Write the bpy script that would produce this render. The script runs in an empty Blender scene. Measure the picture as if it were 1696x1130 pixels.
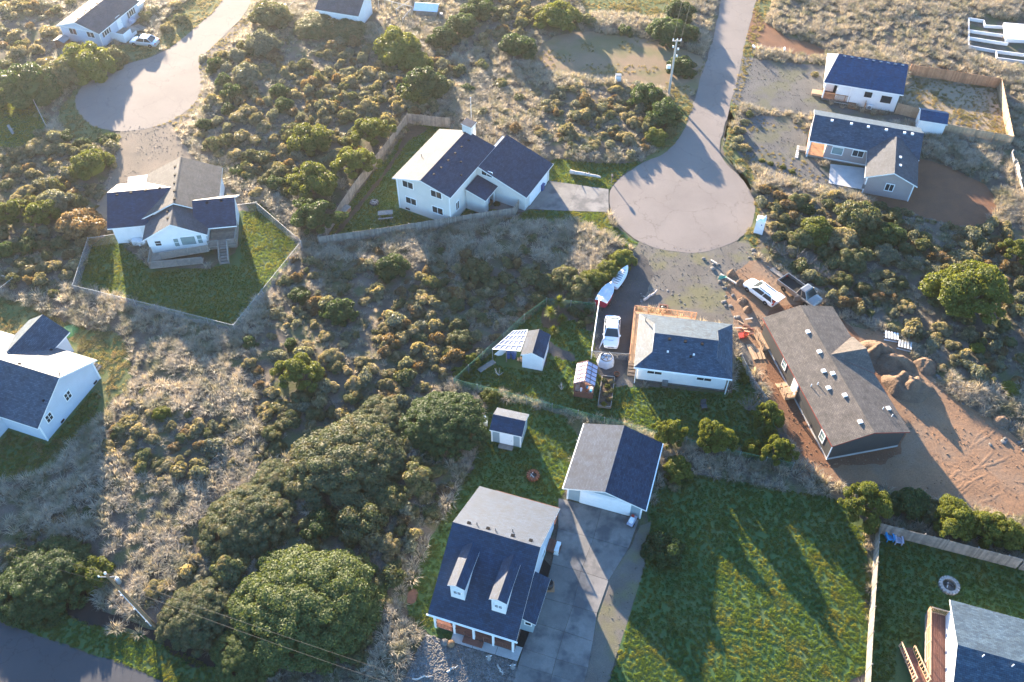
import bpy, math, random
import numpy as np
from mathutils import Vector, Matrix

random.seed(7)
RNG = np.random.default_rng(11)
SC = bpy.context.scene
COL = SC.collection
R = math.radians

# ------------------------------------------------------------------ camera, sky, sun, exposure
CAM_H, FPX, TILT = 76.0, 1493.0, R(48.5)
cam_data = bpy.data.cameras.new("camera")
cam_data.sensor_width = 36.0
cam_data.lens = FPX / 1696.0 * 36.0
cam_data.clip_end = 6000.0
cam = bpy.data.objects.new("camera", cam_data)
COL.objects.link(cam)
cam.location = (0, 0, CAM_H)
cam.rotation_euler = (R(90) - TILT, 0, 0)
SC.camera = cam

SUN_AZ, SUN_EL = R(-21.5), R(10.5)          # azimuth from +Y, clockwise
SUN_STRENGTH, SKY_STRENGTH, EXPOSURE = 5.0, 0.104, 3.12
world = bpy.data.worlds.new("World")
SC.world = world
world.use_nodes = True
wn, wl = world.node_tree.nodes, world.node_tree.links
wn.clear()
sky = wn.new("ShaderNodeTexSky")
sky.sky_type = 'NISHITA'
sky.sun_disc = False
sky.sun_elevation = SUN_EL
sky.sun_rotation = SUN_AZ
sky.air_density = 1.0
sky.dust_density = 0.2
sky.ozone_density = 4.0
bg = wn.new("ShaderNodeBackground")
bg.inputs['Strength'].default_value = SKY_STRENGTH
wo = wn.new("ShaderNodeOutputWorld")
wl.new(sky.outputs[0], bg.inputs[0])
wl.new(bg.outputs[0], wo.inputs[0])

sun_data = bpy.data.lights.new("sun", 'SUN')
sun_data.energy = SUN_STRENGTH
sun_data.angle = R(0.6)
sun_data.color = (1.0, 0.81, 0.58)
sun = bpy.data.objects.new("sun", sun_data)
COL.objects.link(sun)
to_sun = Vector((math.sin(SUN_AZ) * math.cos(SUN_EL), math.cos(SUN_AZ) * math.cos(SUN_EL), math.sin(SUN_EL)))
sun.rotation_euler = to_sun.to_track_quat('Z', 'Y').to_euler()
sun.location = (-40, 120, 60)

SC.view_settings.view_transform = 'Standard'
SC.view_settings.look = 'None'
SC.view_settings.gamma = 1.0
SC.view_settings.exposure = EXPOSURE
SC.render.engine = 'CYCLES'
SC.cycles.max_bounces = 6
SC.cycles.diffuse_bounces = 3
SC.cycles.glossy_bounces = 2
SC.cycles.transmission_bounces = 4
SC.cycles.transparent_max_bounces = 8
SC.cycles.volume_bounces = 0
SC.cycles.use_denoising = True

# ------------------------------------------------------------------ survey helpers (photo measurement -> metres on the ground)
_s, _c = math.sin(TILT), math.cos(TILT)
def ray(px, py):
    a, b = (px - 848.0) / FPX, (py - 565.0) / FPX
    return Vector((a, _c - b * _s, -_s - b * _c))
def P(px, py, z=0.0):
    d = ray(px, py)
    return Vector((0, 0, CAM_H)) + d * ((z - CAM_H) / d.z)
def P2(px, py, z=0.0):
    p = P(px, py, z)
    return (p.x, p.y)
def height_at(base_px, top_px):
    """height of an upright thing from its foot and its top"""
    b = P(*base_px); best = (1e9, 1)
    for i in range(1, 400):
        h = i * 0.05
        d = _c * b.y + _s * (CAM_H - h)
        v = -_s * b.y + _c * (CAM_H - h)
        e = abs(565 + FPX * v / d - top_px[1])
        if e < best[0]: best = (e, h)
    return best[1]

# ------------------------------------------------------------------ mesh helpers
class MB:
    def __init__(self): self.v, self.f, self.m = [], [], []
    def add(self, vs, fs, m=0):
        o = len(self.v); self.v += [tuple(p) for p in vs]
        for f in fs: self.f.append([o + i for i in f]); self.m.append(m)
        return self
    def box(self, x0, x1, y0, y1, z0, z1, m=0):
        vs = [(x0,y0,z0),(x1,y0,z0),(x1,y1,z0),(x0,y1,z0),(x0,y0,z1),(x1,y0,z1),(x1,y1,z1),(x0,y1,z1)]
        return self.add(vs, [(3,2,1,0),(4,5,6,7),(0,1,5,4),(1,2,6,5),(2,3,7,6),(3,0,4,7)], m)
    def beam(self, a, b, w, h, m=0, up=(0,0,1)):
        a, b = Vector(a), Vector(b); d = (b - a).normalized(); u = Vector(up)
        if abs(d.dot(u)) > .98: u = Vector((0,1,0))
        s = d.cross(u).normalized() * (w/2); t = s.cross(d).normalized() * (h/2)
        vs = [a-s-t, a+s-t, a+s+t, a-s+t, b-s-t, b+s-t, b+s+t, b-s+t]
        return self.add(vs, [(3,2,1,0),(4,5,6,7),(0,1,5,4),(1,2,6,5),(2,3,7,6),(3,0,4,7)], m)
    def tube(self, a, b, r, r1=None, n=6, m=0, cap=True):
        a, b = Vector(a), Vector(b); r1 = r if r1 is None else r1
        d = (b-a).normalized(); u = Vector((0,0,1)) if abs(d.z) < .95 else Vector((1,0,0))
        s = d.cross(u).normalized(); t = s.cross(d)
        vs = []
        for p, q in ((a,r),(b,r1)):
            for i in range(n):
                A = 2*math.pi*i/n; vs.append(p + s*(q*math.cos(A)) + t*(q*math.sin(A)))
        fs = [(i,(i+1)%n,n+(i+1)%n,n+i) for i in range(n)]
        if cap: fs += [tuple(reversed(range(n))), tuple(range(n,2*n))]
        return self.add(vs, fs, m)
    def path(self, pts, r, n=6, m=0):
        for a, b in zip(pts[:-1], pts[1:]): self.tube(a, b, r, None, n, m)
        return self
    def prism(self, poly, z0, z1, m=0, mt=None):
        n = len(poly); vs = [(x,y,z0) for x,y in poly] + [(x,y,z1) for x,y in poly]
        self.add(vs, [(i,(i+1)%n,n+(i+1)%n,n+i) for i in range(n)] + [tuple(reversed(range(n)))], m)
        return self.add(vs[n:], [tuple(range(n))], m if mt is None else mt)
    def slab(self, pts, t, m=0, ms=None):
        """a roof plane: top polygon, thickness t straight down, sides and underside in material ms"""
        n = len(pts); ms = m if ms is None else ms
        top = [tuple(p) for p in pts]; bot = [(p[0],p[1],p[2]-t) for p in top]
        self.add(top, [tuple(range(n))], m)
        self.add(bot, [tuple(reversed(range(n)))], ms)
        return self.add(top + bot, [(i,n+i,n+(i+1)%n,(i+1)%n) for i in range(n)], ms)
    def lathe(self, prof, n=12, m=0, c=(0,0)):
        vs = []
        for r, z in prof:
            for i in range(n):
                A = 2*math.pi*i/n; vs.append((c[0]+r*math.cos(A), c[1]+r*math.sin(A), z))
        fs = []
        for k in range(len(prof)-1):
            for i in range(n):
                fs.append((k*n+i, k*n+(i+1)%n, (k+1)*n+(i+1)%n, (k+1)*n+i))
        fs += [tuple(reversed(range(n))), tuple(range((len(prof)-1)*n, len(prof)*n))]
        return self.add(vs, fs, m)
    def mesh(self, name, mats, smooth=False):
        me = bpy.data.meshes.new(name)
        me.from_pydata(self.v, [], self.f)
        mats = mats if isinstance(mats, (list, tuple)) else [mats]
        for m in mats: me.materials.append(MAT[m] if isinstance(m, str) else m)
        me.polygons.foreach_set('material_index', self.m)
        if smooth: me.polygons.foreach_set('use_smooth', [True]*len(self.f))
        uv_project(me)
        return me
    def build(self, name, mats, parent=None, loc=(0,0,0), rz=0.0, smooth=False):
        return place(name, self.mesh(name, mats, smooth), parent, loc, rz)

def uv_project(me):
    """metre-sized UVs: u runs level along each face, v up the slope"""
    uv = me.uv_layers.new(name='uv')
    co = np.empty(len(me.vertices)*3); me.vertices.foreach_get('co', co); co = co.reshape(-1,3)
    li = np.empty(len(me.loops), int); me.loops.foreach_get('vertex_index', li)
    out = np.empty((len(li),2))
    for p in me.polygons:
        n = p.normal
        if abs(n.z) > .995: t, b = (1,0,0), (0,1,0)
        else:
            t = Vector((0,0,1)).cross(n).normalized(); b = n.cross(t)
        k = slice(p.loop_start, p.loop_start+p.loop_total)
        q = co[li[k]]; out[k,0] = q@np.array(t); out[k,1] = q@np.array(b)
    uv.data.foreach_set('uv', out.ravel())

def place(name, me, parent=None, loc=(0,0,0), rz=0.0, scale=None):
    o = bpy.data.objects.new(name, me)
    COL.objects.link(o)
    o.location = loc; o.rotation_euler = (0,0,rz) if not isinstance(rz,(tuple,list)) else rz
    if scale is not None: o.scale = scale
    if parent is not None: o.parent = parent
    return o
def tag(o, label, cat, group=None):
    o['label'] = label; o['category'] = cat
    if group: o['group'] = group
    return o
def thing(name, label, cat, loc=(0,0,0), rz=0.0, group=None):
    o = bpy.data.objects.new(name, None); COL.objects.link(o)
    o.location = loc; o.rotation_euler = (0,0,rz); o.empty_display_size = .2
    return tag(o, label, cat, group)

# ------------------------------------------------------------------ materials
MAT = {}
class NT:
    def __init__(self, name):
        m = bpy.data.materials.new(name); m.use_nodes = True; MAT[name] = m
        self.m = m; self.n = m.node_tree.nodes; self.l = m.node_tree.links
        self.b = self.n['Principled BSDF']; self.out = self.n['Material Output']
    def new(self, t, **k):
        x = self.n.new(t)
        for a, v in k.items(): setattr(x, a, v)
        return x
    def link(self, a, b): self.l.new(a, b)
    def pos(self):
        return self.new('ShaderNodeNewGeometry').outputs['Position']
    def noise(self, scale, detail=5, rough=.6, vec=None, dist=0.0):
        x = self.new('ShaderNodeTexNoise'); x.inputs['Scale'].default_value = scale
        x.inputs['Detail'].default_value = detail; x.inputs['Roughness'].default_value = rough
        x.inputs['Distortion'].default_value = dist
        self.link(vec if vec is not None else self.pos(), x.inputs['Vector'])
        return x.outputs['Fac']
    def ramp(self, fac, a, b):
        x = self.new('ShaderNodeMapRange'); x.inputs['From Min'].default_value = a; x.inputs['From Max'].default_value = b
        self.link(fac, x.inputs['Value']); return x.outputs[0]
    def mix(self, fac, a, b, mode='MIX'):
        x = self.new('ShaderNodeMix', data_type='RGBA', blend_type=mode)
        if isinstance(fac, (int,float)): x.inputs[0].default_value = fac
        else: self.link(fac, x.inputs[0])
        for s, v in ((6,a),(7,b)):
            if isinstance(v, tuple): x.inputs[s].default_value = (*v,1)
            else: self.link(v, x.inputs[s])
        return x.outputs[2]
    def bump(self, h, strength, dist=.05):
        x = self.new('ShaderNodeBump'); x.inputs['Strength'].default_value = strength; x.inputs['Distance'].default_value = dist
        self.link(h, x.inputs['Height']); self.link(x.outputs[0], self.b.inputs['Normal'])
    def val(self, name, v): self.b.inputs[name].default_value = v

def M(name, c1, c2=None, scale=1.5, rough=.85, bump=0, bscale=12, bdist=.03, spec=.3, fine=.25, fscale=None, objrand=0, metal=0, c3=None, c3scale=.3):
    t = NT(name); c2 = c2 or tuple(x*.8 for x in c1)
    col = t.mix(t.ramp(t.noise(scale), .35, .65), c1, c2)
    if c3: col = t.mix(t.ramp(t.noise(c3scale, 3), .48, .62), col, c3)
    if fine:
        f = t.noise(fscale or scale*14, 3)
        col = t.mix(t.ramp(f,.2,.8), t.mix(1.0, col, (1-fine,)*3, 'MULTIPLY'), t.mix(1.0, col, (1+fine,)*3, 'MULTIPLY'))
    if objrand:
        oi = t.new('ShaderNodeObjectInfo').outputs['Random']
        col = t.mix(oi, t.mix(1.0, col, (1-objrand,)*3, 'MULTIPLY'), t.mix(1.0, col, (1+objrand,)*3, 'MULTIPLY'))
    t.link(col, t.b.inputs['Base Color'])
    t.val('Roughness', rough); t.val('Specular IOR Level', spec); t.val('Metallic', metal)
    if bump: t.bump(t.noise(bscale, 6), bump, bdist)
    return t

def shingles(name, c1, c2, cm, tone=.35, spec=.3, rough=.8):
    t = NT(name)
    uv = t.new('ShaderNodeTexCoord').outputs['UV']
    br = t.new('ShaderNodeTexBrick'); br.offset = .5
    for k, v in (('Scale',1.0),('Brick Width',.34),('Row Height',.16),('Mortar Size',.012),('Bias',0.0),('Mortar Smooth',.3)): br.inputs[k].default_value = v
    br.inputs['Color1'].default_value = (*c1,1); br.inputs['Color2'].default_value = (*c2,1); br.inputs['Mortar'].default_value = (*cm,1)
    t.link(uv, br.inputs['Vector'])
    col = t.mix(t.ramp(t.noise(.9, 4), .35, .7), br.outputs['Color'], t.mix(1.0, br.outputs['Color'], (1-tone,)*3, 'MULTIPLY'))
    col = t.mix(t.ramp(t.noise(6,3),.3,.7), t.mix(1.0, col, (.82,)*3, 'MULTIPLY'), t.mix(1.0, col, (1.15,)*3, 'MULTIPLY'))
    sm = t.new('ShaderNodeMapping'); t.link(uv, sm.inputs[0]); sm.inputs['Scale'].default_value = (2.6,.22,1)
    col = t.mix(t.ramp(t.noise(1.0,4,.6,sm.outputs[0]),.45,.8), col, t.mix(1.0, col, (.72,.74,.76), 'MULTIPLY'))
    t.link(col, t.b.inputs['Base Color']); t.val('Roughness', rough); t.val('Specular IOR Level', spec)
    mx = t.new('ShaderNodeMath', operation='ADD'); t.link(br.outputs['Fac'], mx.inputs[0]); t.link(t.noise(40,2), mx.inputs[1])
    inv = t.new('ShaderNodeMath', operation='SUBTRACT'); inv.inputs[0].default_value = 1; t.link(mx.outputs[0], inv.inputs[1])
    t.bump(inv.outputs[0], .35, .02)
def siding(name, c, pitch=.16, vertical=False, dirt=.12):
    t = NT(name)
    uv = t.new('ShaderNodeTexCoord').outputs['UV']
    sp = t.new('ShaderNodeSeparateXYZ'); t.link(uv, sp.inputs[0])
    dv = t.new('ShaderNodeMath', operation='DIVIDE'); t.link(sp.outputs[0 if vertical else 1], dv.inputs[0]); dv.inputs[1].default_value = pitch
    fr = t.new('ShaderNodeMath', operation='FRACT'); t.link(dv.outputs[0], fr.inputs[0])
    edge = t.ramp(fr.outputs[0], .0, .12)
    col = t.mix(edge, tuple(x*.75 for x in c), c)
    col = t.mix(t.ramp(t.noise(.8,5),.4,.75), col, tuple(x*(1-dirt) for x in c))
    t.link(col, t.b.inputs['Base Color']); t.val('Roughness',.6); t.val('Specular IOR Level',.3)
    t.bump(fr.outputs[0], .4, .015)
def leafmat(name, c1, c2, trans=.35, tip=None, tipscale=1.2, tint=(1.35,1.2,.7)):
    t = NT(name)
    rp = t.new('ShaderNodeNewGeometry').outputs['Random Per Island']
    oi = t.new('ShaderNodeObjectInfo').outputs['Random']
    col = t.mix(rp, c1, c2)
    if tip: col = t.mix(t.ramp(t.noise(tipscale,3), .45, .7), col, tip)
    col = t.mix(oi, t.mix(1.0, col, (.8,.82,.8), 'MULTIPLY'), t.mix(1.0, col, (1.2,1.16,1.1), 'MULTIPLY'))
    t.link(col, t.b.inputs['Base Color']); t.val('Roughness',.55); t.val('Specular IOR Level',.3)
    tr = t.new('ShaderNodeBsdfTranslucent')
    t.link(t.mix(1.0, col, tint, 'MULTIPLY'), tr.inputs[0])
    ms = t.new('ShaderNodeMixShader'); ms.inputs[0].default_value = trans
    t.link(t.b.outputs[0], ms.inputs[1]); t.link(tr.outputs[0], ms.inputs[2]); t.link(ms.outputs[0], t.out.inputs[0])

# ground surfaces
M('wild_soil', (.13,.105,.085), (.07,.062,.05), .5, .95, .6, 5, .08, .1, .4, 9, c3=(.085,.09,.045), c3scale=.35)
M('lawn', (.050,.092,.034), (.042,.080,.030), .3, .9, .35, 9, .05, .1, .2, 12, c3=(.065,.092,.038), c3scale=.22)
M('rough_lawn', (.075,.105,.038), (.12,.12,.062), .4, .95, .7, 8, .06, .1, .45, 10, c3=(.065,.085,.03), c3scale=.3)
M('dry_yard', (.26,.205,.145), (.18,.145,.10), .6, .95, .6, 9, .05, .1, .35, 12)
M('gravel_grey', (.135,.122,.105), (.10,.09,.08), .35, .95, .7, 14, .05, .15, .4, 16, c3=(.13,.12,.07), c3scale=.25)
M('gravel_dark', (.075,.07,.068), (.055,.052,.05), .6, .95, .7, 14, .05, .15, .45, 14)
M('gravel_slate', (.115,.108,.102), (.085,.082,.08), .35, .95, .7, 14, .05, .15, .4, 16, c3=(.10,.098,.07), c3scale=.25)
M('gravel_blue', (.24,.245,.25), (.16,.165,.175), 1.0, .9, .8, 10, .06, .2, .5, 9)
M('gravel_tan', (.20,.16,.125), (.15,.125,.10), .4, .95, .6, 14, .04, .1, .35, 14)
M('dirt', (.235,.138,.082), (.175,.107,.068), .35, .95, .45, 2.2, .10, .1, .3, 7, c3=(.19,.13,.09), c3scale=.18)
M('dirt_red', (.17,.085,.05), (.13,.07,.045), .5, .95, .6, 6, .06, .1, .3, 9)
M('bare_lot', (.20,.14,.095), (.165,.125,.08), .25, .95, .5, 9, .05, .1, .3, 11, c3=(.13,.115,.06), c3scale=.15)
def asphalt(name, c1, c2, crack):
    t = NT(name)
    col = t.mix(t.ramp(t.noise(.11,4),.35,.65), c1, c2)
    col = t.mix(t.ramp(t.noise(.45,5),.55,.72), col, tuple(x*.86 for x in c1))
    st = t.new('ShaderNodeMapping'); t.link(t.pos(), st.inputs[0]); st.inputs['Scale'].default_value = (1.2,.10,1); st.inputs['Rotation'].default_value = (0,0,.25)
    col = t.mix(t.ramp(t.noise(.9,4,.6,st.outputs[0]),.55,.75), col, tuple(x*.84 for x in c1))
    vo = t.new('ShaderNodeTexVoronoi', feature='DISTANCE_TO_EDGE'); vo.inputs['Scale'].default_value = .16
    wob = t.new('ShaderNodeVectorMath', operation='ADD'); nz = t.new('ShaderNodeTexNoise'); nz.inputs['Scale'].default_value = .9; nz.inputs['Detail'].default_value = 4; t.link(t.pos(), nz.inputs['Vector'])
    sc = t.new('ShaderNodeVectorMath', operation='SCALE'); t.link(nz.outputs['Color'], sc.inputs[0]); sc.inputs['Scale'].default_value = 2.2
    t.link(t.pos(), wob.inputs[0]); t.link(sc.outputs[0], wob.inputs[1]); t.link(wob.outputs[0], vo.inputs['Vector'])
    col = t.mix(t.ramp(vo.outputs['Distance'], .0, .012), tuple(x*crack for x in c1), col)
    col = t.mix(t.ramp(t.noise(22,3),.25,.75), t.mix(1.0,col,(.86,)*3,'MULTIPLY'), t.mix(1.0,col,(1.12,)*3,'MULTIPLY'))
    t.link(col, t.b.inputs['Base Color']); t.val('Roughness',.88); t.val('Specular IOR Level',.25); t.bump(t.noise(30,3),.35,.012)
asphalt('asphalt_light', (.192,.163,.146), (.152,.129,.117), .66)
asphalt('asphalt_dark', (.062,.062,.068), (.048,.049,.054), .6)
M('concrete', (.185,.172,.16), (.125,.12,.116), .5, .8, .25, 20, .01, .3, .15, 12, objrand=.12, c3=(.075,.075,.078), c3scale=.4)
M('concrete_pale', (.42,.41,.40), (.34,.335,.33), .6, .8, .2, 20, .01, .3, .12, 12)
M('concrete_white', (.62,.61,.60), (.52,.52,.52), .6, .8, .2, 20, .01, .3, .1, 12)
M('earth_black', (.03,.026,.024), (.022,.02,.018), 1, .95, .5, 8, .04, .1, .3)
# roofs
shingles('shingle_royal', (.010,.070,.155), (.004,.040,.105), (.003,.016,.04), spec=.3, rough=.65)
shingles('shingle_navy', (.016,.040,.086), (.006,.020,.050), (.003,.009,.025), spec=.42, rough=.6)
shingles('shingle_blue', (.055,.092,.130), (.020,.042,.072), (.008,.020,.038), spec=.36, rough=.64)
shingles('shingle_grey', (.115,.105,.10), (.075,.07,.07), (.035,.033,.032))
shingles('shingle_brown', (.15,.125,.105), (.10,.085,.075), (.05,.042,.038))
shingles('shingle_slate', (.075,.08,.095), (.05,.056,.07), (.025,.028,.035))
shingles('shingle_mid', (.030,.052,.092), (.012,.026,.056), (.008,.014,.026), spec=.24, rough=.75)
# walls
siding('siding_white', (.74,.74,.73))
siding('siding_cream', (.62,.60,.56))
siding('siding_pale_blue', (.50,.55,.62))
siding('siding_mauve', (.33,.28,.27))
siding('siding_charcoal', (.052,.052,.052), .3, True)
siding('siding_teal', (.26,.33,.36), .25, True)
siding('siding_shed_white', (.70,.72,.74), .3, True)
siding('siding_grey', (.45,.44,.42))
M('trim_white', (.78,.78,.77), (.72,.72,.71), 2, .5, spec=.4, fine=.04)
M('trim_red', (.25,.045,.035), (.20,.04,.03), 2, .5, fine=.06)
M('door_blue', (.10,.25,.42), (.09,.22,.38), 2, .5, fine=.05)
M('panel_white', (.8,.8,.8), (.75,.75,.75), 2, .45, fine=.03)
M('vent_dark', (.012,.012,.014), (.008,.008,.01), 4, .7, spec=.1)
M('vent_white', (.75,.75,.75), (.65,.65,.65), 4, .4)
M('shutter_dark', (.06,.06,.065), (.05,.05,.055), 3, .6)
M('foundation', (.13,.125,.12), (.09,.09,.09), 1.5, .9, .3, 12, .02)
t = NT('glass_dark'); t.link(t.mix(t.noise(.6,2), (.012,.018,.022), (.03,.045,.055)), t.b.inputs['Base Color']); t.val('Roughness',.08); t.val('Specular IOR Level',.6)
t = NT('glass_pale'); t.link(t.mix(t.noise(.9,2), (.12,.19,.19), (.22,.30,.30)), t.b.inputs['Base Color']); t.val('Roughness',.1); t.val('Specular IOR Level',.6)
# timber
M('wood_grey', (.24,.21,.18), (.16,.145,.13), 2.5, .85, .3, 20, .01, .2, .25, 30, objrand=.25)
M('wood_cedar', (.38,.205,.115), (.30,.16,.09), 2.5, .8, .2, 20, .01, .2, .18, 30, objrand=.18)
M('wood_new', (.42,.29,.185), (.35,.235,.15), 2.5, .8, .2, 20, .01, .2, .15, 30, objrand=.15)
M('wood_red', (.17,.08,.06), (.13,.062,.048), 2.5, .75, .2, 20, .01, .2, .18, 30, objrand=.12)
M('wood_pole', (.24,.15,.085), (.16,.105,.065), 1.2, .85, .4, 10, .02, .2, .25, 16)
M('wood_pole_grey', (.42,.38,.34), (.34,.31,.28), 1.2, .85, .3, 10, .02, .2, .2, 16)
M('driftwood', (.48,.45,.42), (.36,.33,.30), 3, .9, .4, 9, .02, .2, .25)
M('bark', (.13,.10,.08), (.08,.065,.05), 4, .95, .5, 14, .03, .1, .3)
M('twig_grey', (.25,.21,.18), (.18,.15,.13), 4, .95, fine=.2)
# metal, plastic, paint
M('galvanised', (.36,.37,.38), (.29,.30,.31), 3, .45, metal=.6, fine=.08)
M('wire_green', (.035,.16,.10), (.03,.13,.085), 4, .5, fine=.1)
M('metal_white', (.72,.73,.74), (.62,.63,.64), 3, .45, fine=.06)
M('metal_grey', (.22,.23,.24), (.16,.17,.18), 3, .5, metal=.4, fine=.1)
M('metal_dark', (.035,.035,.038), (.025,.025,.028), 3, .5, fine=.1)
M('rust', (.20,.075,.04), (.12,.05,.03), 5, .9, .4, 20, .01, .2, .3)
M('plastic_white', (.78,.79,.80), (.70,.71,.72), 3, .4, fine=.04)
M('plastic_blue', (.025,.07,.22), (.02,.06,.18), 3, .45, fine=.08)
M('chair_blue', (.03,.30,.62), (.025,.26,.55), 3, .5, fine=.06)
M('chair_grey', (.38,.38,.47), (.33,.33,.42), 3, .5, fine=.06)
M('plastic_red', (.42,.05,.03), (.35,.04,.03), 3, .45, fine=.08)
M('plastic_orange', (.62,.10,.03), (.5,.08,.03), 3, .45, fine=.08)
M('plastic_green', (.10,.30,.20), (.08,.26,.17), 3, .45, fine=.08)
M('cloth_white', (.52,.54,.58), (.44,.46,.50), 2, .85, .5, 6, .05, .2, .08)
M('boat_red', (.36,.03,.055), (.30,.025,.045), 3, .35, fine=.06)
M('rubber', (.018,.018,.018), (.012,.012,.012), 5, .8, fine=.2)
M('rim_silver', (.45,.46,.47), (.38,.39,.40), 4, .3, metal=.7, fine=.06)
M('stone_grey', (.17,.16,.15), (.10,.097,.093), 2.5, .9, .6, 7, .04, .2, .3, objrand=.3)
M('stone_pale', (.30,.29,.275), (.23,.22,.21), 2.5, .9, .4, 9, .03, .2, .2, objrand=.15)
M('net_green', (.045,.15,.05), (.035,.12,.04), 3, .7, fine=.15)
M('ash', (.05,.047,.045), (.12,.11,.105), 5, .95, .5, 14, .02)
M('wood_chips', (.19,.095,.065), (.13,.07,.05), 3, .95, .6, 16, .04, .1, .4)
M('soil_bed', (.085,.06,.042), (.055,.042,.032), 2, .95, .7, 10, .05, .1, .4)
def paint(name, c, metal=0.0):
    t = NT(name); t.link(t.mix(t.ramp(t.noise(1.5,4),.4,.8), c, tuple(x*.88 for x in c)), t.b.inputs['Base Color'])
    t.val('Roughness',.28); t.val('Metallic',metal); t.val('Coat Weight',.4); t.val('Coat Roughness',.08)
paint('paint_white', (.76,.77,.78)); paint('paint_silver', (.55,.57,.60), .5); paint('paint_pewter', (.24,.225,.21), .5); paint('paint_red', (.38,.035,.03))
t = NT('polycarbonate'); t.link(t.mix(t.noise(1.2,3), (.34,.33,.38), (.26,.26,.32)), t.b.inputs['Base Color']); t.val('Roughness',.5); t.val('Alpha', .82)
t = NT('greenhouse_film'); t.link(t.mix(t.noise(1.2,3), (.42,.40,.52), (.32,.32,.45)), t.b.inputs['Base Color']); t.val('Roughness',.4); t.val('Alpha', .8)
t = NT('headlight'); t.b.inputs['Base Color'].default_value = (.7,.72,.75,1); t.val('Roughness',.1)
t = NT('taillight'); t.b.inputs['Base Color'].default_value = (.45,.03,.03,1); t.val('Roughness',.2)
# leaves
leafmat('leaf_g', (.026,.056,.020), (.060,.098,.030), .4)
leafmat('leaf_y', (.070,.100,.020), (.140,.155,.034), .45)
leafmat('leaf_v', (.048,.084,.026), (.105,.130,.040), .42)
leafmat('leaf_o', (.048,.076,.036), (.105,.125,.058), .4, (.17,.145,.075))
leafmat('leaf_t', (.085,.098,.054), (.205,.192,.115), .48, (.37,.31,.215), 1.3)
leafmat('leaf_b', (.090,.070,.040), (.18,.115,.065), .42, (.22,.18,.10))
leafmat('leaf_r', (.085,.105,.075), (.20,.205,.15), .42)
leafmat('dry_blade', (.235,.21,.18), (.47,.41,.335), .4, (.17,.175,.115), .5, (1.2,1.1,.85))
leafmat('lawn_blade', (.042,.096,.034), (.068,.128,.040), .55, (.11,.132,.048), .4, (3.5,2.4,.5))
leafmat('rough_blade', (.10,.125,.048), (.22,.195,.11), .45, (.26,.21,.13), .6, (1.6,1.3,.6))

# ------------------------------------------------------------------ ground
class Noise2:
    def __init__(self, seed, n=128): self.n = n; self.g = np.random.default_rng(seed).random((n,n))
    def __call__(self, x, y, cell):
        x, y = np.asarray(x,float)/cell+1000, np.asarray(y,float)/cell+1000
        i, j = np.floor(x).astype(int), np.floor(y).astype(int); u, v = x-i, y-j
        u, v = u*u*(3-2*u), v*v*(3-2*v); n = self.n; g = self.g
        a, b = g[i%n,j%n], g[(i+1)%n,j%n]; c, d = g[i%n,(j+1)%n], g[(i+1)%n,(j+1)%n]
        return (a*(1-u)+b*u)*(1-v)+(c*(1-u)+d*u)*v
N1, N2, N3 = Noise2(1), Noise2(2), Noise2(3)
def inpoly(x, y, poly):
    x, y = np.asarray(x,float), np.asarray(y,float); r = np.zeros(x.shape, bool); n = len(poly)
    for k in range(n):
        x0,y0 = poly[k]; x1,y1 = poly[(k+1)%n]
        if y0 == y1: continue
        c = ((y0 > y) != (y1 > y)) & (x < (x1-x0)*(y-y0)/(y1-y0)+x0); r ^= c
    return r
FOOT = []            # footprints no plant may grow through
ZONES = {}
def wpoly(px): return [P2(*q) for q in px]
def roughen(poly, amp, step=.6, seed=0):
    out = []
    for k in range(len(poly)):
        a, b = Vector(poly[k]), Vector(poly[(k+1)%len(poly)]); L = (b-a).length; n = max(1,int(L/step)); nn = Vector((-(b-a).y,(b-a).x)).normalized() if L > 0 else Vector((0,0))
        for i in range(n):
            p = a + (b-a)*(i/n)
            s = float(N1(p.x+seed*7, p.y, 1.7)-.5)*2*amp + float(N2(p.x, p.y+seed*5, .6)-.5)*amp
            out.append(tuple(p + nn*s))
    return out
def smooth_poly(poly, it=2):
    for _ in range(it):
        o = []
        for k in range(len(poly)):
            a, b = poly[k], poly[(k+1)%len(poly)]
            o += [(a[0]*.75+b[0]*.25, a[1]*.75+b[1]*.25), (a[0]*.25+b[0]*.75, a[1]*.25+b[1]*.75)]
        poly = o
    return poly
def sheet(name, px, mat, z, amp=.25, smooth=1, label=None, zone=None, thick=0.0):
    w = smooth_poly(wpoly(px), smooth); ZONES.setdefault(zone or name, []).append(w)
    q = roughen(w, amp, .5 if amp else 2.0, len(ZONES)) if amp else w
    mb = MB()
    if thick: mb.prism(q, z-thick, z)
    else:
        mb.add([(x,y,z) for x,y in q], [tuple(range(len(q)))])
    o = mb.build(name, mat); o['kind'] = 'structure'
    if o.data.polygons[0].normal.z < 0 and not thick: o.data.flip_normals()
    return o

# lawns
sheet('lawn', [(198,388),(152,395),(127,473),(390,547),(502,405),(430,335),(395,345),(392,420),(346,446),(255,446),(205,410)], 'lawn', .010, .2, 0, zone='lawn_b')
sheet('lawn', [(-60,480),(30,498),(75,520),(130,543),(205,552),(219,600),(220,640),(178,672),(172,690),(110,745),(70,785),(20,800),(-60,800)], 'rough_lawn', .010, .5, 1, zone='lawn_left')
sheet('lawn', [(-60,655),(60,640),(160,640),(165,690),(105,740),(60,780),(10,795),(-60,795)], 'lawn', .014, .4, 1, zone='lawn_left2')
sheet('lawn', [(538,400),(600,310),(668,225),(700,205),(745,212),(800,340),(862,345),(850,362),(745,376),(640,388)], 'lawn', .010, .2, 0, zone='lawn_a')
sheet('lawn', [(915,262),(960,268),(1030,272),(1062,268),(1030,290),(1008,313),(905,300),(890,290)], 'lawn', .010, .3, 0, zone='verge_a')
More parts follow.
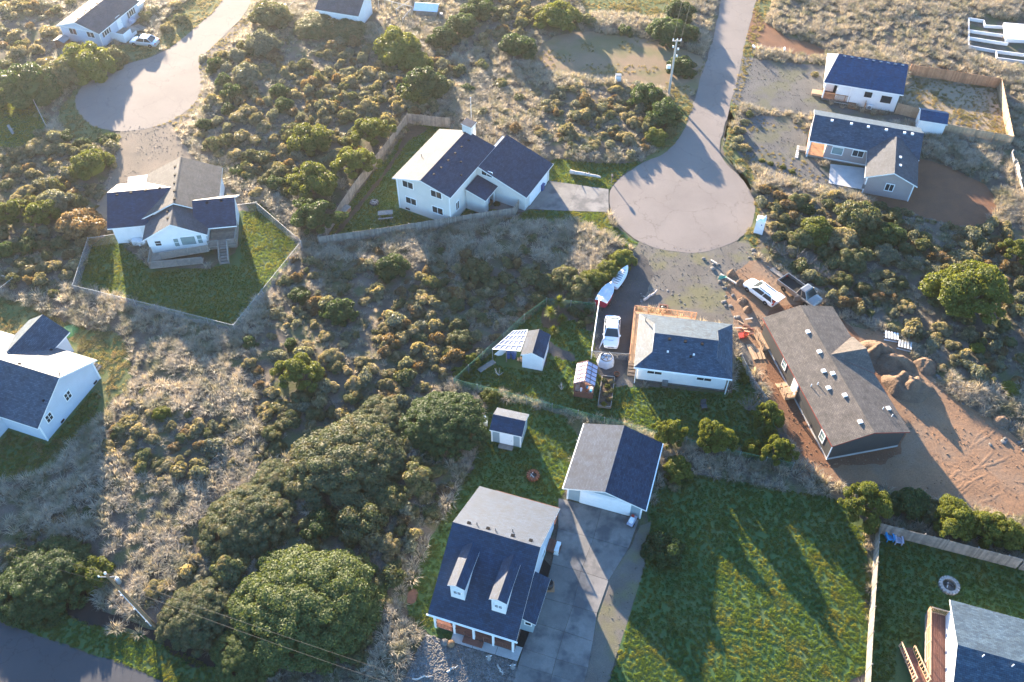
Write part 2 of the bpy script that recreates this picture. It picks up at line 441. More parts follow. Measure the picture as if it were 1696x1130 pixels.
sheet('lawn', [(868,347),(1005,352),(1016,372),(1040,396),(1078,412),(1040,410),(1000,385),(960,368),(905,366),(850,374)], 'lawn', .010, .3, 0, zone='verge_a2')
sheet('lawn', [(752,640),(800,595),(872,528),(905,498),(985,503),(985,590),(1045,605),(1050,640),(1210,650),(1226,590),(1240,610),(1262,665),(1312,770),(1200,742),(1000,697),(830,652)], 'lawn', .010, .2, 0, zone='lawn_c')
sheet('lawn', [(665,1010),(690,940),(745,840),(790,760),(800,660),(850,664),(965,698),(935,810),(925,850),(880,1000),(760,1060),(700,1050)], 'lawn', .012, .4, 1, zone='lawn_d')
sheet('lawn', [(1100,778),(1180,790),(1290,812),(1395,826),(1440,868),(1436,1200),(985,1200),(1012,1120),(1040,1035),(1068,940),(1072,860)], 'lawn', .010, .3, 1, zone='lawn_e')
sheet('lawn', [(1449,872),(1760,955),(1760,1250),(1425,1250),(1434,1130)], 'lawn', .010, .1, 0, zone='lawn_f')
sheet('lawn', [(-80,960),(0,985),(60,1003),(130,1028),(190,1045),(245,1055),(330,1095),(420,1140),(420,1190),(270,1130),(200,1098),(130,1078),(0,1028),(-80,1005)], 'lawn', .010, .25, 1, zone='verge_g')
sheet('lawn', [(-40,172),(62,165),(78,208),(58,238),(-40,262)], 'lawn', .010, .3, 0, zone='lawn_h')
sheet('lawn', [(955,-40),(1110,-40),(1118,20),(1085,28),(1040,22),(965,24)], 'rough_lawn', .010, .3, 0, zone='lawn_i')
sheet('lawn', [(150,88),(262,60),(275,85),(215,105),(160,120)], 'rough_lawn', .010, .4, 1, zone='lawn_j')
sheet('verge', [(262,40),(310,0),(366,-30),(372,4),(338,36),(304,62),(268,90)], 'rough_lawn', .008, .4, 1)
sheet('verge', [(104,170),(122,150),(150,126),(200,104),(215,110),(150,150),(140,190),(175,222),(225,222),(210,240),(120,240),(90,205)], 'rough_lawn', .008, .4, 1)
sheet('verge', [(330,100),(372,60),(405,28),(430,28),(370,85),(340,110),(345,150),(322,190),(280,212),(225,220),(300,185),(328,150)], 'gravel_tan', .008, .3, 1)
sheet('verge', [(1095,128),(1150,165),(1138,215),(1118,245),(1075,272),(1058,268),(1098,240),(1118,205),(1112,160)], 'rough_lawn', .008, .3, 1)
sheet('verge', [(1190,245),(1240,300),(1262,345),(1255,400),(1262,420),(1225,402),(1262,300),(1200,180),(1225,60),(1270,-30),(1290,-30),(1245,100),(1215,200)], 'rough_lawn', .008, .3, 1)
# soil, gravel and dirt
sheet('bare_lot', [(878,100),(905,62),(960,50),(1010,58),(1075,62),(1130,82),(1175,96),(1152,165),(1105,150),(1040,138),(960,125),(900,122)], 'bare_lot', .012, .4, 1)
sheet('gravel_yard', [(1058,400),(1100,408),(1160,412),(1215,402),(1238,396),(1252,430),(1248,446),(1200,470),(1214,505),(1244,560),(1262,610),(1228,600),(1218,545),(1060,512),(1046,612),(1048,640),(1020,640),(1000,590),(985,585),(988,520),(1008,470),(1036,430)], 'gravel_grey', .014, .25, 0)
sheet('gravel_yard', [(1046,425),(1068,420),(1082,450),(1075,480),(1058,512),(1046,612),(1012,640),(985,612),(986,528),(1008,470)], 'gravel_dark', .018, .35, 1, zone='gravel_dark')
sheet('gravel_path', [(905,560),(925,575),(950,585),(955,602),(925,592),(900,580),(890,600),(875,612),(905,618)], 'gravel_dark', .016, .2, 1)
sheet('gravel_drive', [(205,205),(250,212),(285,203),(305,240),(345,290),(395,325),(415,350),(390,350),(368,310),(330,330),(200,330),(172,395),(150,400),(165,330),(185,275),(196,240)], 'gravel_tan', .014, .25, 0)
sheet('gravel_yard', [(1222,92),(1300,105),(1368,108),(1358,170),(1450,192),(1525,186),(1535,205),(1440,205),(1330,190),(1262,182),(1212,172)], 'gravel_slate', .014, .25, 0, zone='gravel_new')
sheet('gravel_yard', [(1232,188),(1330,196),(1345,280),(1430,300),(1426,330),(1380,320),(1310,300),(1260,285),(1228,262),(1215,235)], 'gravel_slate', .012, .4, 1, zone='gravel_mauve')
sheet('dirt_yard', [(1425,325),(1430,312),(1515,265),(1535,262),(1590,285),(1640,308),(1652,335),(1640,368),(1600,382),(1520,356),(1440,338)], 'dirt_red', .012, .3, 1)
sheet('dirt_yard', [(1198,470),(1230,440),(1256,430),(1300,455),(1345,488),(1385,525),(1420,545),(1470,548),(1500,580),(1545,630),(1600,672),(1670,712),(1720,760),(1720,862),(1640,850),(1540,826),(1440,800),(1385,805),(1325,775),(1297,720),(1262,640),(1240,590),(1212,520)], 'dirt', .018, .35, 1, zone='dirt_main')
sheet('dirt_track', [(1228,-10),(1290,60),(1370,78),(1365,98),(1280,82),(1232,72)], 'dirt_red', .010, .4, 1)
sheet('dry_yard', [(1505,122),(1652,146),(1670,240),(1560,222),(1552,206),(1492,165)], 'dry_yard', .012, .05, 0)
sheet('pebble_bed', [(705,1050),(748,1064),(856,1096),(845,1200),(650,1200),(668,1130),(690,1080)], 'gravel_blue', .014, .12, 0)
sheet('pebble_bed', [(1002,955),(1046,905),(1060,870),(1080,862),(1062,960),(1036,1036),(1012,1120),(990,1200),(945,1200),(975,1090)], 'gravel_grey', .014, .08, 0, zone='pebble_strip')
sheet('soil_bed', [(900,500),(925,498),(985,506),(986,548),(975,552),(945,525),(915,548),(895,540)], 'soil_bed', .014, .2, 1)
sheet('soil_bed', [(655,262),(672,212),(690,206),(712,212),(700,222),(676,232),(640,290),(590,352),(560,390),(548,392)], 'soil_bed', .014, .2, 1, zone='soil_a')
sheet('soil_bed', [(752,372),(800,345),(815,352),(790,366),(760,376)], 'soil_bed', .016, .15, 1, zone='soil_a2')
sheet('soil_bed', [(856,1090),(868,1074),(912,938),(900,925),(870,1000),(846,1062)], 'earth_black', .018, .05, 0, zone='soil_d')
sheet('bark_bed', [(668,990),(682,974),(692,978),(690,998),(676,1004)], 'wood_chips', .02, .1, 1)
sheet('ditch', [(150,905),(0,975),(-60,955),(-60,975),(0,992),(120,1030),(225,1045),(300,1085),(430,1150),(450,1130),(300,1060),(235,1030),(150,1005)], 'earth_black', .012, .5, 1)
sheet('soil_around_house', [(1285,505),(1345,500),(1395,520),(1470,640),(1505,745),(1450,770),(1340,775),(1297,700),(1258,560)], 'dirt_red', .021, .5, 1, zone='dirt_house')
# asphalt
sheet('road', [(1206,-80),(1266,-80),(1253,0),(1237,60),(1222,130),(1205,190),(1191,245),(1197,264),(1217,285),(1236,305),(1248,328),(1251,350),(1244,376),(1228,395),(1204,408),(1170,417),(1130,419),(1090,413),(1055,400),(1030,380),(1015,355),(1009,330),(1012,312),(1030,292),(1065,270),(1100,255),(1120,238),(1135,210),(1150,170),(1163,120),(1178,75),(1190,30)], 'asphalt_light', .026, .13, 1, zone='road_r')
sheet('road', [(452,-60),(425,-20),(404,28),(370,60),(343,87),(328,104),(334,134),(330,161),(313,182),(279,204),(222,218),(175,217),(145,205),(128,185),(123,165),(133,145),(158,128),(202,108),(266,91),(303,64),(336,37),(366,7),(405,-60)], 'asphalt_light', .026, .13, 1, zone='road_l')
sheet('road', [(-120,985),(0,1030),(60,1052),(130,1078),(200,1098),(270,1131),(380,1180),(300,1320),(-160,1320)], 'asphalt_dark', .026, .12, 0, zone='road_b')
# concrete
def slabs(name, rows, mat, z, parentless=None, gap=.014, th=.1):
    """rows of survey points; each quad between two rows is one slab, parented to the paved surface"""
    mbb = MB()
    for r0, r1 in zip(rows[:-1], rows[1:]):
        mbb.add([P(*r1[0],z-.03), P(*r1[-1],z-.03), P(*r0[-1],z-.03), P(*r0[0],z-.03)], [(0,1,2,3)])
    base = mbb.build(name, 'soil_bed'); base['kind'] = 'structure'
    ZONES.setdefault(name, []).append([P2(*q) for q in rows[0]] + [P2(*r[-1]) for r in rows[1:-1]] + [P2(*q) for q in reversed(rows[-1])] + [P2(*r[0]) for r in reversed(rows[1:-1])])
    for r0, r1 in zip(rows[:-1], rows[1:]):
        for k in range(len(r0)-1):
            q = [Vector(P2(*p)) for p in (r1[k], r1[k+1], r0[k+1], r0[k])]
            c = sum(q, Vector((0,0)))/4
            q = [tuple(p + (c-p).normalized()*gap*1.4 - c) for p in q]
            MB().prism(q, -th, 0).build('concrete_slab', mat, base, (c.x, c.y, z + random.uniform(-.003,.003)))
    return base
slabs('driveway', [[(925,826),(996,843),(1058,862)],[(924,876),(983,892),(1041,909)],[(914,934),(962,947),(1008,962)],[(898,990),(949,1004),(989,1016)],[(884,1031),(934.5,1047),(982,1063)],[(866,1074),(921,1092),(974,1107)],[(858,1101),(914,1118),(967,1134)],[(846,1142),(905,1160),(958,1176)]], 'concrete', .06)
slabs('patio', [[(753,1040),(790,1050),(828,1062),(866,1073)],[(746,1063),(782,1074),(820,1085),(857,1096)]], 'concrete_pale', .06)
slabs('driveway', [[(910,300),(958,307),(1008,314)],[(874,347),(940,350),(1008,352)]], 'concrete', .06)
slabs('patio', [[(1375,272),(1433,279)],[(1372,304),(1428,315)]], 'concrete_pale', .06)
slabs('patio', [[(826,330),(880,345)],[(808,346),(866,352)]], 'concrete', .055)
slabs('patio', [[(212,294),(258,288)],[(211,318),(262,310)]], 'concrete_white', .055)

# the base sheet with low dunes where nothing was levelled
def grid_axis(lo, hi, step, far): return np.r_[-far, -500, -220, np.arange(lo, hi+.01, step), 220, 500, far] if lo < 0 else np.r_[-far, -300, -40, np.arange(lo, hi+.01, step), 260, 700, far]
gx, gy = grid_axis(-110, 110, .8, 3000), grid_axis(18, 190, .8, 3000)
GX, GY = np.meshgrid(gx, gy)
lev = np.zeros(GX.shape)
for zs in ZONES.values():
    for w in zs: lev[inpoly(GX, GY, w)] = 1
def level_pad(poly):
    lev[inpoly(GX, GY, poly)] = 1
def finish_ground():
    global HZ
    for w in FOOT: level_pad(w)
    b = lev.copy()
    for _ in range(3):
        b = (b + np.roll(b,1,0) + np.roll(b,-1,0) + np.roll(b,1,1) + np.roll(b,-1,1))/5
    for _ in range(2):
        b = np.maximum(b, (np.roll(b,1,0)+np.roll(b,-1,0)+np.roll(b,1,1)+np.roll(b,-1,1))/4)
    ramp = np.clip(1 - 2.2*b, 0, 1)
    h = .62*N1(GX,GY,9)**2 + .35*N2(GX,GY,3.6) + .22*N3(GX,GY,1.7)
    HZ = -.03 + ramp*h*.9
    HZ[(np.abs(GX) > 112) | (GY < 17) | (GY > 192)] = -.03
    ny, nx = GX.shape
    idx = np.arange(ny*nx).reshape(ny,nx)
    quads = np.stack([idx[:-1,:-1], idx[:-1,1:], idx[1:,1:], idx[1:,:-1]], -1).reshape(-1,4)
    me = bpy.data.meshes.new('ground')
    me.from_pydata(np.stack([GX,GY,HZ],-1).reshape(-1,3).tolist(), [], quads.tolist())
    me.polygons.foreach_set('use_smooth', [True]*len(me.polygons))
    me.materials.append(MAT['wild_soil'])
    o = place('ground', me); o['kind'] = 'structure'
def gz(x, y):
    """ground height"""
    x, y = np.asarray(x,float), np.asarray(y,float)
    i = np.clip(np.searchsorted(gx, x)-1, 0, len(gx)-2); j = np.clip(np.searchsorted(gy, y)-1, 0, len(gy)-2)
    u = (x-gx[i])/(gx[i+1]-gx[i]); v = (y-gy[j])/(gy[j+1]-gy[j])
    return (HZ[j,i]*(1-u)+HZ[j,i+1]*u)*(1-v)+(HZ[j+1,i]*(1-u)+HZ[j+1,i+1]*u)*v

# ------------------------------------------------------------------ houses
class House:
    def __init__(self, name, label, cat, c, rot, group=None):
        self.c = Vector((c[0], c[1], 0)); self.r = R(rot)
        self.o = thing(name, label, cat, self.c, self.r, group)
        self.inv = (Matrix.Translation(self.c) @ Matrix.Rotation(self.r,4,'Z')).inverted()
        self.mw = self.inv.inverted()
    def foot(self, x0, x1, y0, y1):
        FOOT.append([tuple((self.mw @ Vector(p))[:2]) for p in ((x0,y0,0),(x1,y0,0),(x1,y1,0),(x0,y1,0))])
    def pick(self, px, py, axis, val):
        """where the line of sight to a photo point meets a wall or floor plane, in house coordinates"""
        o = self.inv @ Vector((0,0,CAM_H)); d = self.inv.to_3x3() @ ray(px,py)
        k = 'xyz'.index(axis); return o + d*((val-o[k])/d[k])
    def pick_plane(self, px, py, p0, n):
        o = self.inv @ Vector((0,0,CAM_H)); d = self.inv.to_3x3() @ ray(px,py); n = Vector(n)
        return o + d*((Vector(p0)-o).dot(n)/d.dot(n))
    def add(self, mb, name, mats, parent=None, **k): return mb.build(name, mats, parent or self.o, **k)
    def gable(self, cx, cy, L, W, he, hr, axis='x', wall='siding_white', roof='shingle_navy', ov=.4, trim='trim_white', t=.16, ext=None, wall_in=None, base=0.0, foot=True, cap=True, names=('wall','roof')):
        """one gabled mass: ridge along axis. L, W are roof sizes"""
        sl = (hr-he)/(W/2); l, w = L/2, W/2
        T = (lambda x,y,z: (cx+x,cy+y,z)) if axis == 'x' else (lambda x,y,z: (cx-y,cy+x,z))
        i0, i1, j0, j1 = wall_in or (ov,ov,ov,ov)
        mb = MB()
        sec = [(-w+j0, base), (w-j1, base), (w-j1, he+sl*j1-t), (0, hr-t), (-w+j0, he+sl*j0-t)]
        vs = [T(-l+i0,y,z) for y,z in sec] + [T(l-i1,y,z) for y,z in sec]
        mb.add(vs, [(4,3,2,1,0),(5,6,7,8,9)] + [(k,(k+1)%5,5+(k+1)%5,5+k) for k in range(5)])
        wo = self.add(mb, names[0], wall)
        mb = MB()
        mb.slab([T(-l,-w,he),T(l,-w,he),T(l,0,hr),T(-l,0,hr)], t, 0, 1)
        mb.slab([T(-l,0,hr),T(l,0,hr),T(l,w,he),T(-l,w,he)], t, 0, 1)
        ro = self.add(mb, names[1], [roof, trim])
        if cap:
            mb = MB(); e = .14
            mb.slab([T(-l,-e,hr-e*sl+.02),T(l,-e,hr-e*sl+.02),T(l,0,hr+.02),T(-l,0,hr+.02)], .03)
            mb.slab([T(-l,0,hr+.02),T(l,0,hr+.02),T(l,e,hr-e*sl+.02),T(-l,e,hr-e*sl+.02)], .03)
            self.add(mb, 'ridge_cap', roof, ro)
        if foot:
            p = [T(-l,-w,0), T(l,w,0)]; self.foot(min(p[0][0],p[1][0]), max(p[0][0],p[1][0]), min(p[0][1],p[1][1]), max(p[0][1],p[1][1]))
        return wo, ro
    def box(self, x0, x1, y0, y1, z0, z1, name, mat, parent=None):
        return self.add(MB().box(x0,x1,y0,y1,z0,z1), name, mat, parent)
    def roof_polys(self, polys, roof, trim='trim_white', t=.16, name='roof'):
        mb = MB()
        for q in polys: mb.slab(q, t, 0, 1)
        return self.add(mb, name, [roof, trim])
    def face_rz(self, axis, sign): return {('y',-1):0.0, ('y',1):math.pi, ('x',1):math.pi/2, ('x',-1):-math.pi/2}[(axis,sign)]
    def window(self, px, py, axis, val, sign, w=1.2, h=1.1, mull=1, glass='glass_dark', at=None, frame='trim_white', cross=0, shutters=False):
        p = Vector(at) if at else self.pick(px, py, axis, val)
        key = ('win', round(w,2), round(h,2), mull, glass, frame, cross)
        if key not in CACHE:
            f = .09; mb = MB(); y0, y1 = -.06, .02
            mb.box(-w/2-f,w/2+f,y0,y1,-h/2-f,-h/2); mb.box(-w/2-f,w/2+f,y0,y1,h/2,h/2+f)
            mb.box(-w/2-f,-w/2,y0,y1,-h/2,h/2); mb.box(w/2,w/2+f,y0,y1,-h/2,h/2)
            if mull: mb.box(-.03,.03,y0+.01,y1,-h/2,h/2)
            if cross: mb.box(-w/2,w/2,y0+.012,y1,-.025,.025)
            a = mb.mesh('window', frame)
            CACHE[key] = (a, MB().box(-w/2,w/2,-.03,.015,-h/2,h/2).mesh('pane', glass))
        a, b = CACHE[key]
        rz = self.face_rz(axis, sign)
        o = place('window', a, self.o, p, rz); place('pane', b, o)
        if shutters:
            for s in (-1,1): MB().box(-.17,.17,-.05,.01,-h/2-.05,h/2+.05).build('shutter','shutter_dark', o, (s*(w/2+.28),0,0))
        return o
    def door(self, p, axis, sign, w=.95, h=2.05, mat='panel_white', knob=True, name='door'):
        mb = MB(); rz = self.face_rz(axis, sign)
        mb.box(-w/2-.1,w/2+.1,-.05,.01,0,h+.1)
        f = mb.build('door_frame', 'trim_white', self.o, p, rz)
        d = MB().box(-w/2,w/2,-.075,0,.02,h).build(name, mat, f)
        if knob: MB().box(w/2-.14,w/2-.07,-.13,-.07,h*.45,h*.45+.07).build('handle','metal_grey', f)
        return f
    def garage_door(self, p, axis, sign, w, h, panels=4, mat='panel_white'):
        rz = self.face_rz(axis, sign)
        f = MB().box(-w/2-.12,w/2+.12,-.05,.01,0,h+.12).build('garage_door','trim_white', self.o, p, rz)
        ph = h/panels
        me = MB().box(-w/2,w/2,-.085,-.045,.012,ph-.012).mesh('door_panel', mat)
        for k in range(panels): place('door_panel', me, f, (0,0,k*ph))
        return f
    def vents(self, pts, plane, mat='vent_dark', size=.28, h=.1, name='roof_vent'):
        """pts are photo points on a roof plane ((point),(normal))"""
        n = Vector(plane[1]).normalized()
        for q in pts:
            p = self.pick_plane(*q, *plane); s = size/2
            MB().box(-s,s,-s,s,-.06,h).build(name, mat, self.o, p)
    def pipes(self, pts, plane, mat='metal_grey', r=.045, h=.45):
        for q in pts:
            p = self.pick_plane(*q, *plane)
            MB().tube((0,0,-.05),(0,0,h),r,n=8).build('vent_pipe', mat, self.o, p)
    def boards(self, parent, x0, x1, y0, y1, z, along, mat, w=.2, gap=.012, th=.05, name='deck_board'):
        """decking, board by board"""
        a0, a1 = (y0,y1) if along == 'x' else (x0,x1); n = max(1, int((a1-a0)/w)); w = (a1-a0)/n
        L = (x1-x0) if along == 'x' else (y1-y0)
        me = (MB().box(0,L,gap/2,w-gap/2,-th,0) if along == 'x' else MB().box(gap/2,w-gap/2,0,L,-th,0)).mesh(name, mat)
        for k in range(n):
            place(name, me, parent, (x0, y0+k*w, z+random.uniform(-.003,.003)) if along == 'x' else (x0+k*w, y0, z+random.uniform(-.003,.003)))
    def railing(self, parent, pts, mat, h=.95, infill=.14, name='railing', post=.1):
        mb = MB()
        for a, b in zip(pts[:-1], pts[1:]):
            a, b = Vector(a), Vector(b); L = (b-a).length; up = Vector((0,0,1))
            mb.beam(a+up*h, b+up*h, .1, .06); mb.beam(a+up*.12, b+up*.12, .05, .05)
            n = max(1, int(L/infill))
            for k in range(n+1):
                p = a+(b-a)*(k/n); big = (k % max(1,int(1.6/infill)) == 0) or k == n; ww = post if big else .04
                mb.beam(p+up*(0 if big else .12), p+up*(h+(.05 if big else 0)), ww, ww)
        return self.add(mb, name, mat, parent)
    def steps(self, parent, p0, p1, width, n, mat, name='step'):
        """p0 top middle, p1 bottom middle, house coordinates"""
        p0, p1 = Vector(p0), Vector(p1); d = Vector((p1.x-p0.x, p1.y-p0.y, 0)); run = d.length/n; d.normalize(); s = Vector((-d.y,d.x,0))
        rz = math.atan2(s.y, s.x)
        me = MB().box(-width/2,width/2,-run/2,run/2,-.06,0).mesh(name, mat)
        for k in range(n):
            p = p0+(p1-p0)*((k+.5)/n); place(name, me, parent, p, rz)
        mb = MB()
        for q in (-1,1): mb.beam(p0+s*(q*width/2)-Vector((0,0,.12)), p1+s*(q*width/2)+Vector((0,0,.0)), .05, .2)
        self.add(mb, 'stringer', mat, parent)
CACHE = {}

# ---- the dormered house by the concrete driveway
h = House('dormered_house', 'one and a half storey house with navy roof and two dormers beside concrete driveway', 'house', (-1.35,38.57), -17.9)
L, W, he, hr = 7.9, 13.34, 3.2, 7.5
h.gable(0,0,L,W,he,hr,'x','siding_pale_blue','shingle_navy', wall_in=(.4,.4,2.3,.4))
sl = (hr-he)/(W/2); FR = ((0,0,hr), (0,-sl,1)); BK = ((0,0,hr), (0,sl,1))
for fp, bp, tg in (((755.5,970.9),(783.2,897),0), ((824.6,993.8),(851,917.4),1)):
    b = h.pick_plane(*bp, *FR); z = b.z
    f = h.pick(*fp, 'z', z); x = (b.x+f.x)/2; w = .78; d = .55
    yv = lambda zz: -(hr-zz)/sl
    dm = MB()
    e = z-d*.62
    dm.slab([(x-w,f.y,e),(x-w,yv(e)+.2,e),(x,b.y+.05,z),(x,f.y,z)][::-1], .1, 0, 1)
    dm.slab([(x+w,f.y,e),(x,f.y,z),(x,b.y+.05,z),(x+w,yv(e)+.2,e)][::-1], .1, 0, 1)
    ro = h.add(dm, 'dormer_roof', ['shingle_navy','trim_white'])
    wb = yv(f.z-1.7) ; ww = w-.16; zb = hr + sl*(f.y+.18) - .1
    mb = MB().add([(x-ww,f.y+.18,zb),(x+ww,f.y+.18,zb),(x+ww,f.y+.18,e+.02),(x,f.y+.18,z-.1),(x-ww,f.y+.18,e+.02)], [(0,1,2,3,4)])
    mb.add([(x-ww,f.y+.18,zb),(x-ww,f.y+.18,e+.02),(x-ww,yv(e),e)], [(0,1,2)]); mb.add([(x+ww,f.y+.18,zb),(x+ww,yv(e),e),(x+ww,f.y+.18,e+.02)], [(0,1,2)])
    h.add(mb, 'dormer_wall', 'siding_white')
    h.window(0,0,'y',0,-1,.62,.42,1,at=(x,f.y+.16,(zb+e)/2+.05),cross=1)
h.vents([(776.5,867),(808,876),(849,888),(879,896)], BK, size=.3)
h.pipes([(790,869),(821,879),(849,880)], BK, h=.4)
# porch under the front eave
yp = -W/2+.35
beam = h.box(-L/2+.3,L/2-.3,yp-.1,yp+.1,2.62,2.92,'porch_beam','trim_white')
for x in np.linspace(-L/2+.4, L/2-.4, 5): h.box(x-.09,x+.09,yp-.09,yp+.09,.06,2.62,'porch_post','trim_white')
fl = h.box(-L/2+.3,L/2-.3,-W/2+.35,-W/2+2.3,.1,.3,'porch_floor','foundation')
h.boards(fl,-L/2+.3,L/2-.3,-W/2+.3,-W/2+2.3,.36,'x','wood_red',.2)
for x0,x1 in ((-3.55,-2.0),(-1.8,-.9),(.9,1.8),(2.0,3.5)):
    h.railing(fl,[(x0,yp,.36),(x1,yp,.36)],'wood_red',.8,.14)
h.box(-.9,.9,-W/2-.25,-W/2+.3,.05,.22,'step','wood_red')
yw = -W/2+2.3
h.door((0.2,yw-.02,.36),'y',-1,mat='door_blue')
h.window(0,0,'y',0,-1,1.3,1.2,1,at=(-2.2,yw-.02,1.6)); h.window(0,0,'y',0,-1,1.3,1.2,1,at=(2.4,yw-.02,1.6))
# lean-to entry on the driveway side
x0, x1 = L/2-.42, L/2+1.05
h.box(L/2-.39,x1-.3,-4.2,-.4,0,2.3,'entry_wall','siding_teal')
h.add(MB().slab([(x0,-4.5,3.0),(x1,-4.5,2.45),(x1,.0,2.45),(x0,.0,3.0)],.12,0,1),'entry_roof',['shingle_navy','trim_white'])
h.window(0,0,'y',0,-1,.5,.5,0,at=(L/2+.3,-4.22,1.7))
h.foot(L/2-.4,L/2+1.2,-4.6,0)
# back deck and steps
dk = h.box(-2.6,3.6,W/2-.39,W/2+.9,.3,.7,'deck','wood_red')
h.boards(dk,-2.65,3.65,W/2-.39,W/2+.95,.76,'x','wood_red',.2)
h.railing(dk,[(-2.6,W/2+.9,.76),(3.6,W/2+.9,.76)],'wood_red',.9,.16)
h.foot(-2.8,3.8,W/2-.4,W/2+1.1)
st = h.box(L/2-.39,L/2+.5,W/2-3.0,W/2-1.9,.2,.55,'side_landing','wood_red')
h.boards(st,L/2-.39,L/2+.55,W/2-3.05,W/2-1.85,.62,'y','wood_red',.2); h.box(L/2+.5,L/2+.85,W/2-2.9,W/2-2.0,.1,.35,'step','wood_red')
h.window(0,0,'x',0,1,.8,.9,1,at=(L/2-.38,2.6,1.6))
for k in range(2): h.box(-L/2-.06,-L/2+.02,-2.6+k*3.4,-2.5+k*3.4,0,he,'downspout','trim_white')
h.box(-L/2-.12,L/2+.12,-W/2-.12,-W/2-.005,he-.14,he-.03,'gutter','trim_white')
h.railing(None,[(-L/2-.35,-1.2,.3),(-L/2-.35,.6,.3)],'trim_white',.9,.2); h.box(-L/2-.45,-L/2+.38,-1.2,.6,.1,.3,'side_stoop','concrete_pale')
DORMERED = h

# ---- detached garage
h = House('garage', 'detached garage with teal walls and wide white door at driveway end', 'garage', (9.92,49.09), 72.4)
L, W, he, hr = 8.04, 8.03, 2.25, 3.55
h.gable(0,0,L,W,he,hr,'x','siding_teal','shingle_mid')
xf = -L/2+.4
h.garage_door((xf-.01,-.1,0),'x',-1,4.75,2.0)
h.add(MB().box(xf-.06,xf-.01,-W/2+.4,W/2-.4,2.2,2.36),'trim_board','trim_white')
for y in (-W/2+.42, W/2-.42): h.box(xf-.07,xf+.05,y-.08,y+.08,0,2.3,'corner_board','trim_white')
for y in (-W/2-.1, W/2-.0): h.box(-L/2,L/2,y,y+.1,he-.16,he-.04,'gutter','trim_white')
GARAGE = h

# ---- small teal shed
h = House('garden_shed', 'small teal shed with white double door near round fire pit', 'shed', (-.26,54.42), -14.9)
h.gable(0,0,3.39,2.92,2.1,2.83,'x','siding_teal','shingle_navy',ov=.15)
h.door((.05,-1.33,.12),'y',-1,1.25,1.75); h.box(-.7,.8,-2.0,-1.4,.0,.1,'ramp','wood_grey')
for x in (-1.5,1.5): h.box(x-.07,x+.07,-1.36,-1.27,0,2.0,'corner_board','trim_white')
pt = thing('propane_tank','white propane tank beside small teal shed','tank',P(803,703))
MB().lathe([(.02,.1),(.25,.15),(.3,.3),(.3,1.0),(.22,1.15),(.05,1.2)],14).build('tank_body','plastic_white',pt,smooth=True); MB().lathe([(.16,1.12),(.16,1.32),(.14,1.32)],10).build('collar','metal_white',pt); MB().box(-.3,.3,-.3,.3,0,.1).build('base','concrete_pale',pt)

# ---- white barn shed with polycarbonate lean-to
h = House('barn_shed', 'white gabled shed with lean-to of clear roof sheets in fenced yard', 'shed', (2.59,64.72), 76.6)
h.gable(0,0,3.57,2.57,2.25,2.86,'x','siding_shed_white','shingle_mid',ov=.15)
L = 3.57
ys = 1.29
def lp(px,py,z): p = h.pick(px,py,'z',z); return p
A, Bq, C, D = lp(850.3,548.4,2.0), lp(873.9,547,2.15), lp(862,582,2.15), lp(815.6,578.7,1.75)
lt = h.add(MB().slab([A,D,C,Bq],.03),'lean_to_roof','polycarbonate')
mb = MB()
for i in range(6):
    t = i/5; mb.beam(A.lerp(Bq,t)+Vector((0,0,.03)), D.lerp(C,t)+Vector((0,0,.03)), .06,.05)
for i in range(5):
    t = i/4; mb.beam(A.lerp(D,t)+Vector((0,0,.03)), Bq.lerp(C,t)+Vector((0,0,.03)), .06,.05)
h.add(mb,'rafters','trim_white',lt)
for q in (A, D, A.lerp(D,.5), D.lerp(C,.5)): h.add(MB().beam((q.x,q.y,0),(q.x,q.y,q.z-.03),.09,.09),'post','wood_grey')
h.foot(-2,2,-1.4,4.2)
for k,(px,py) in enumerate(((842,592),(851,593))):
    b = thing('plastic_bin', ('blue lidded bin under lean-to, beside the white panel','blue lidded bin under lean-to, nearest the white shed wall')[k],'bin',P(px,py))
    MB().lathe([(.26,0),(.3,.75),(.28,.78)],10).build('bin_body','plastic_blue',b); MB().lathe([(.32,.78),(.32,.86),(.05,.9)],10).build('lid','plastic_blue',b)
tag(MB().beam((-.5,0,.1),(.35,.2,.95),.9,.05,up=(0,1,.3)).build('panel_board','panel_white',loc=P(831,590)),'white panel leaning under clear lean-to roof','board')
lg = thing('log_pile','split logs heaped by white barn shed corner','firewood',P(861,597))
for k in range(8): MB().tube((0,-.22,0),(0,.22,0),.08,n=7).build('log','wood_new',lg,(random.uniform(-.25,.25),random.uniform(-.2,.2),.08+.12*(k//3)),random.uniform(-.6,.6))
tag(MB().box(-1.1,1.1,-.3,.3,.02,.1).build('wooden_plank','wood_grey',loc=P(806,607),rz=R(40)),'pale plank lying on grass by wire fence corner','plank')

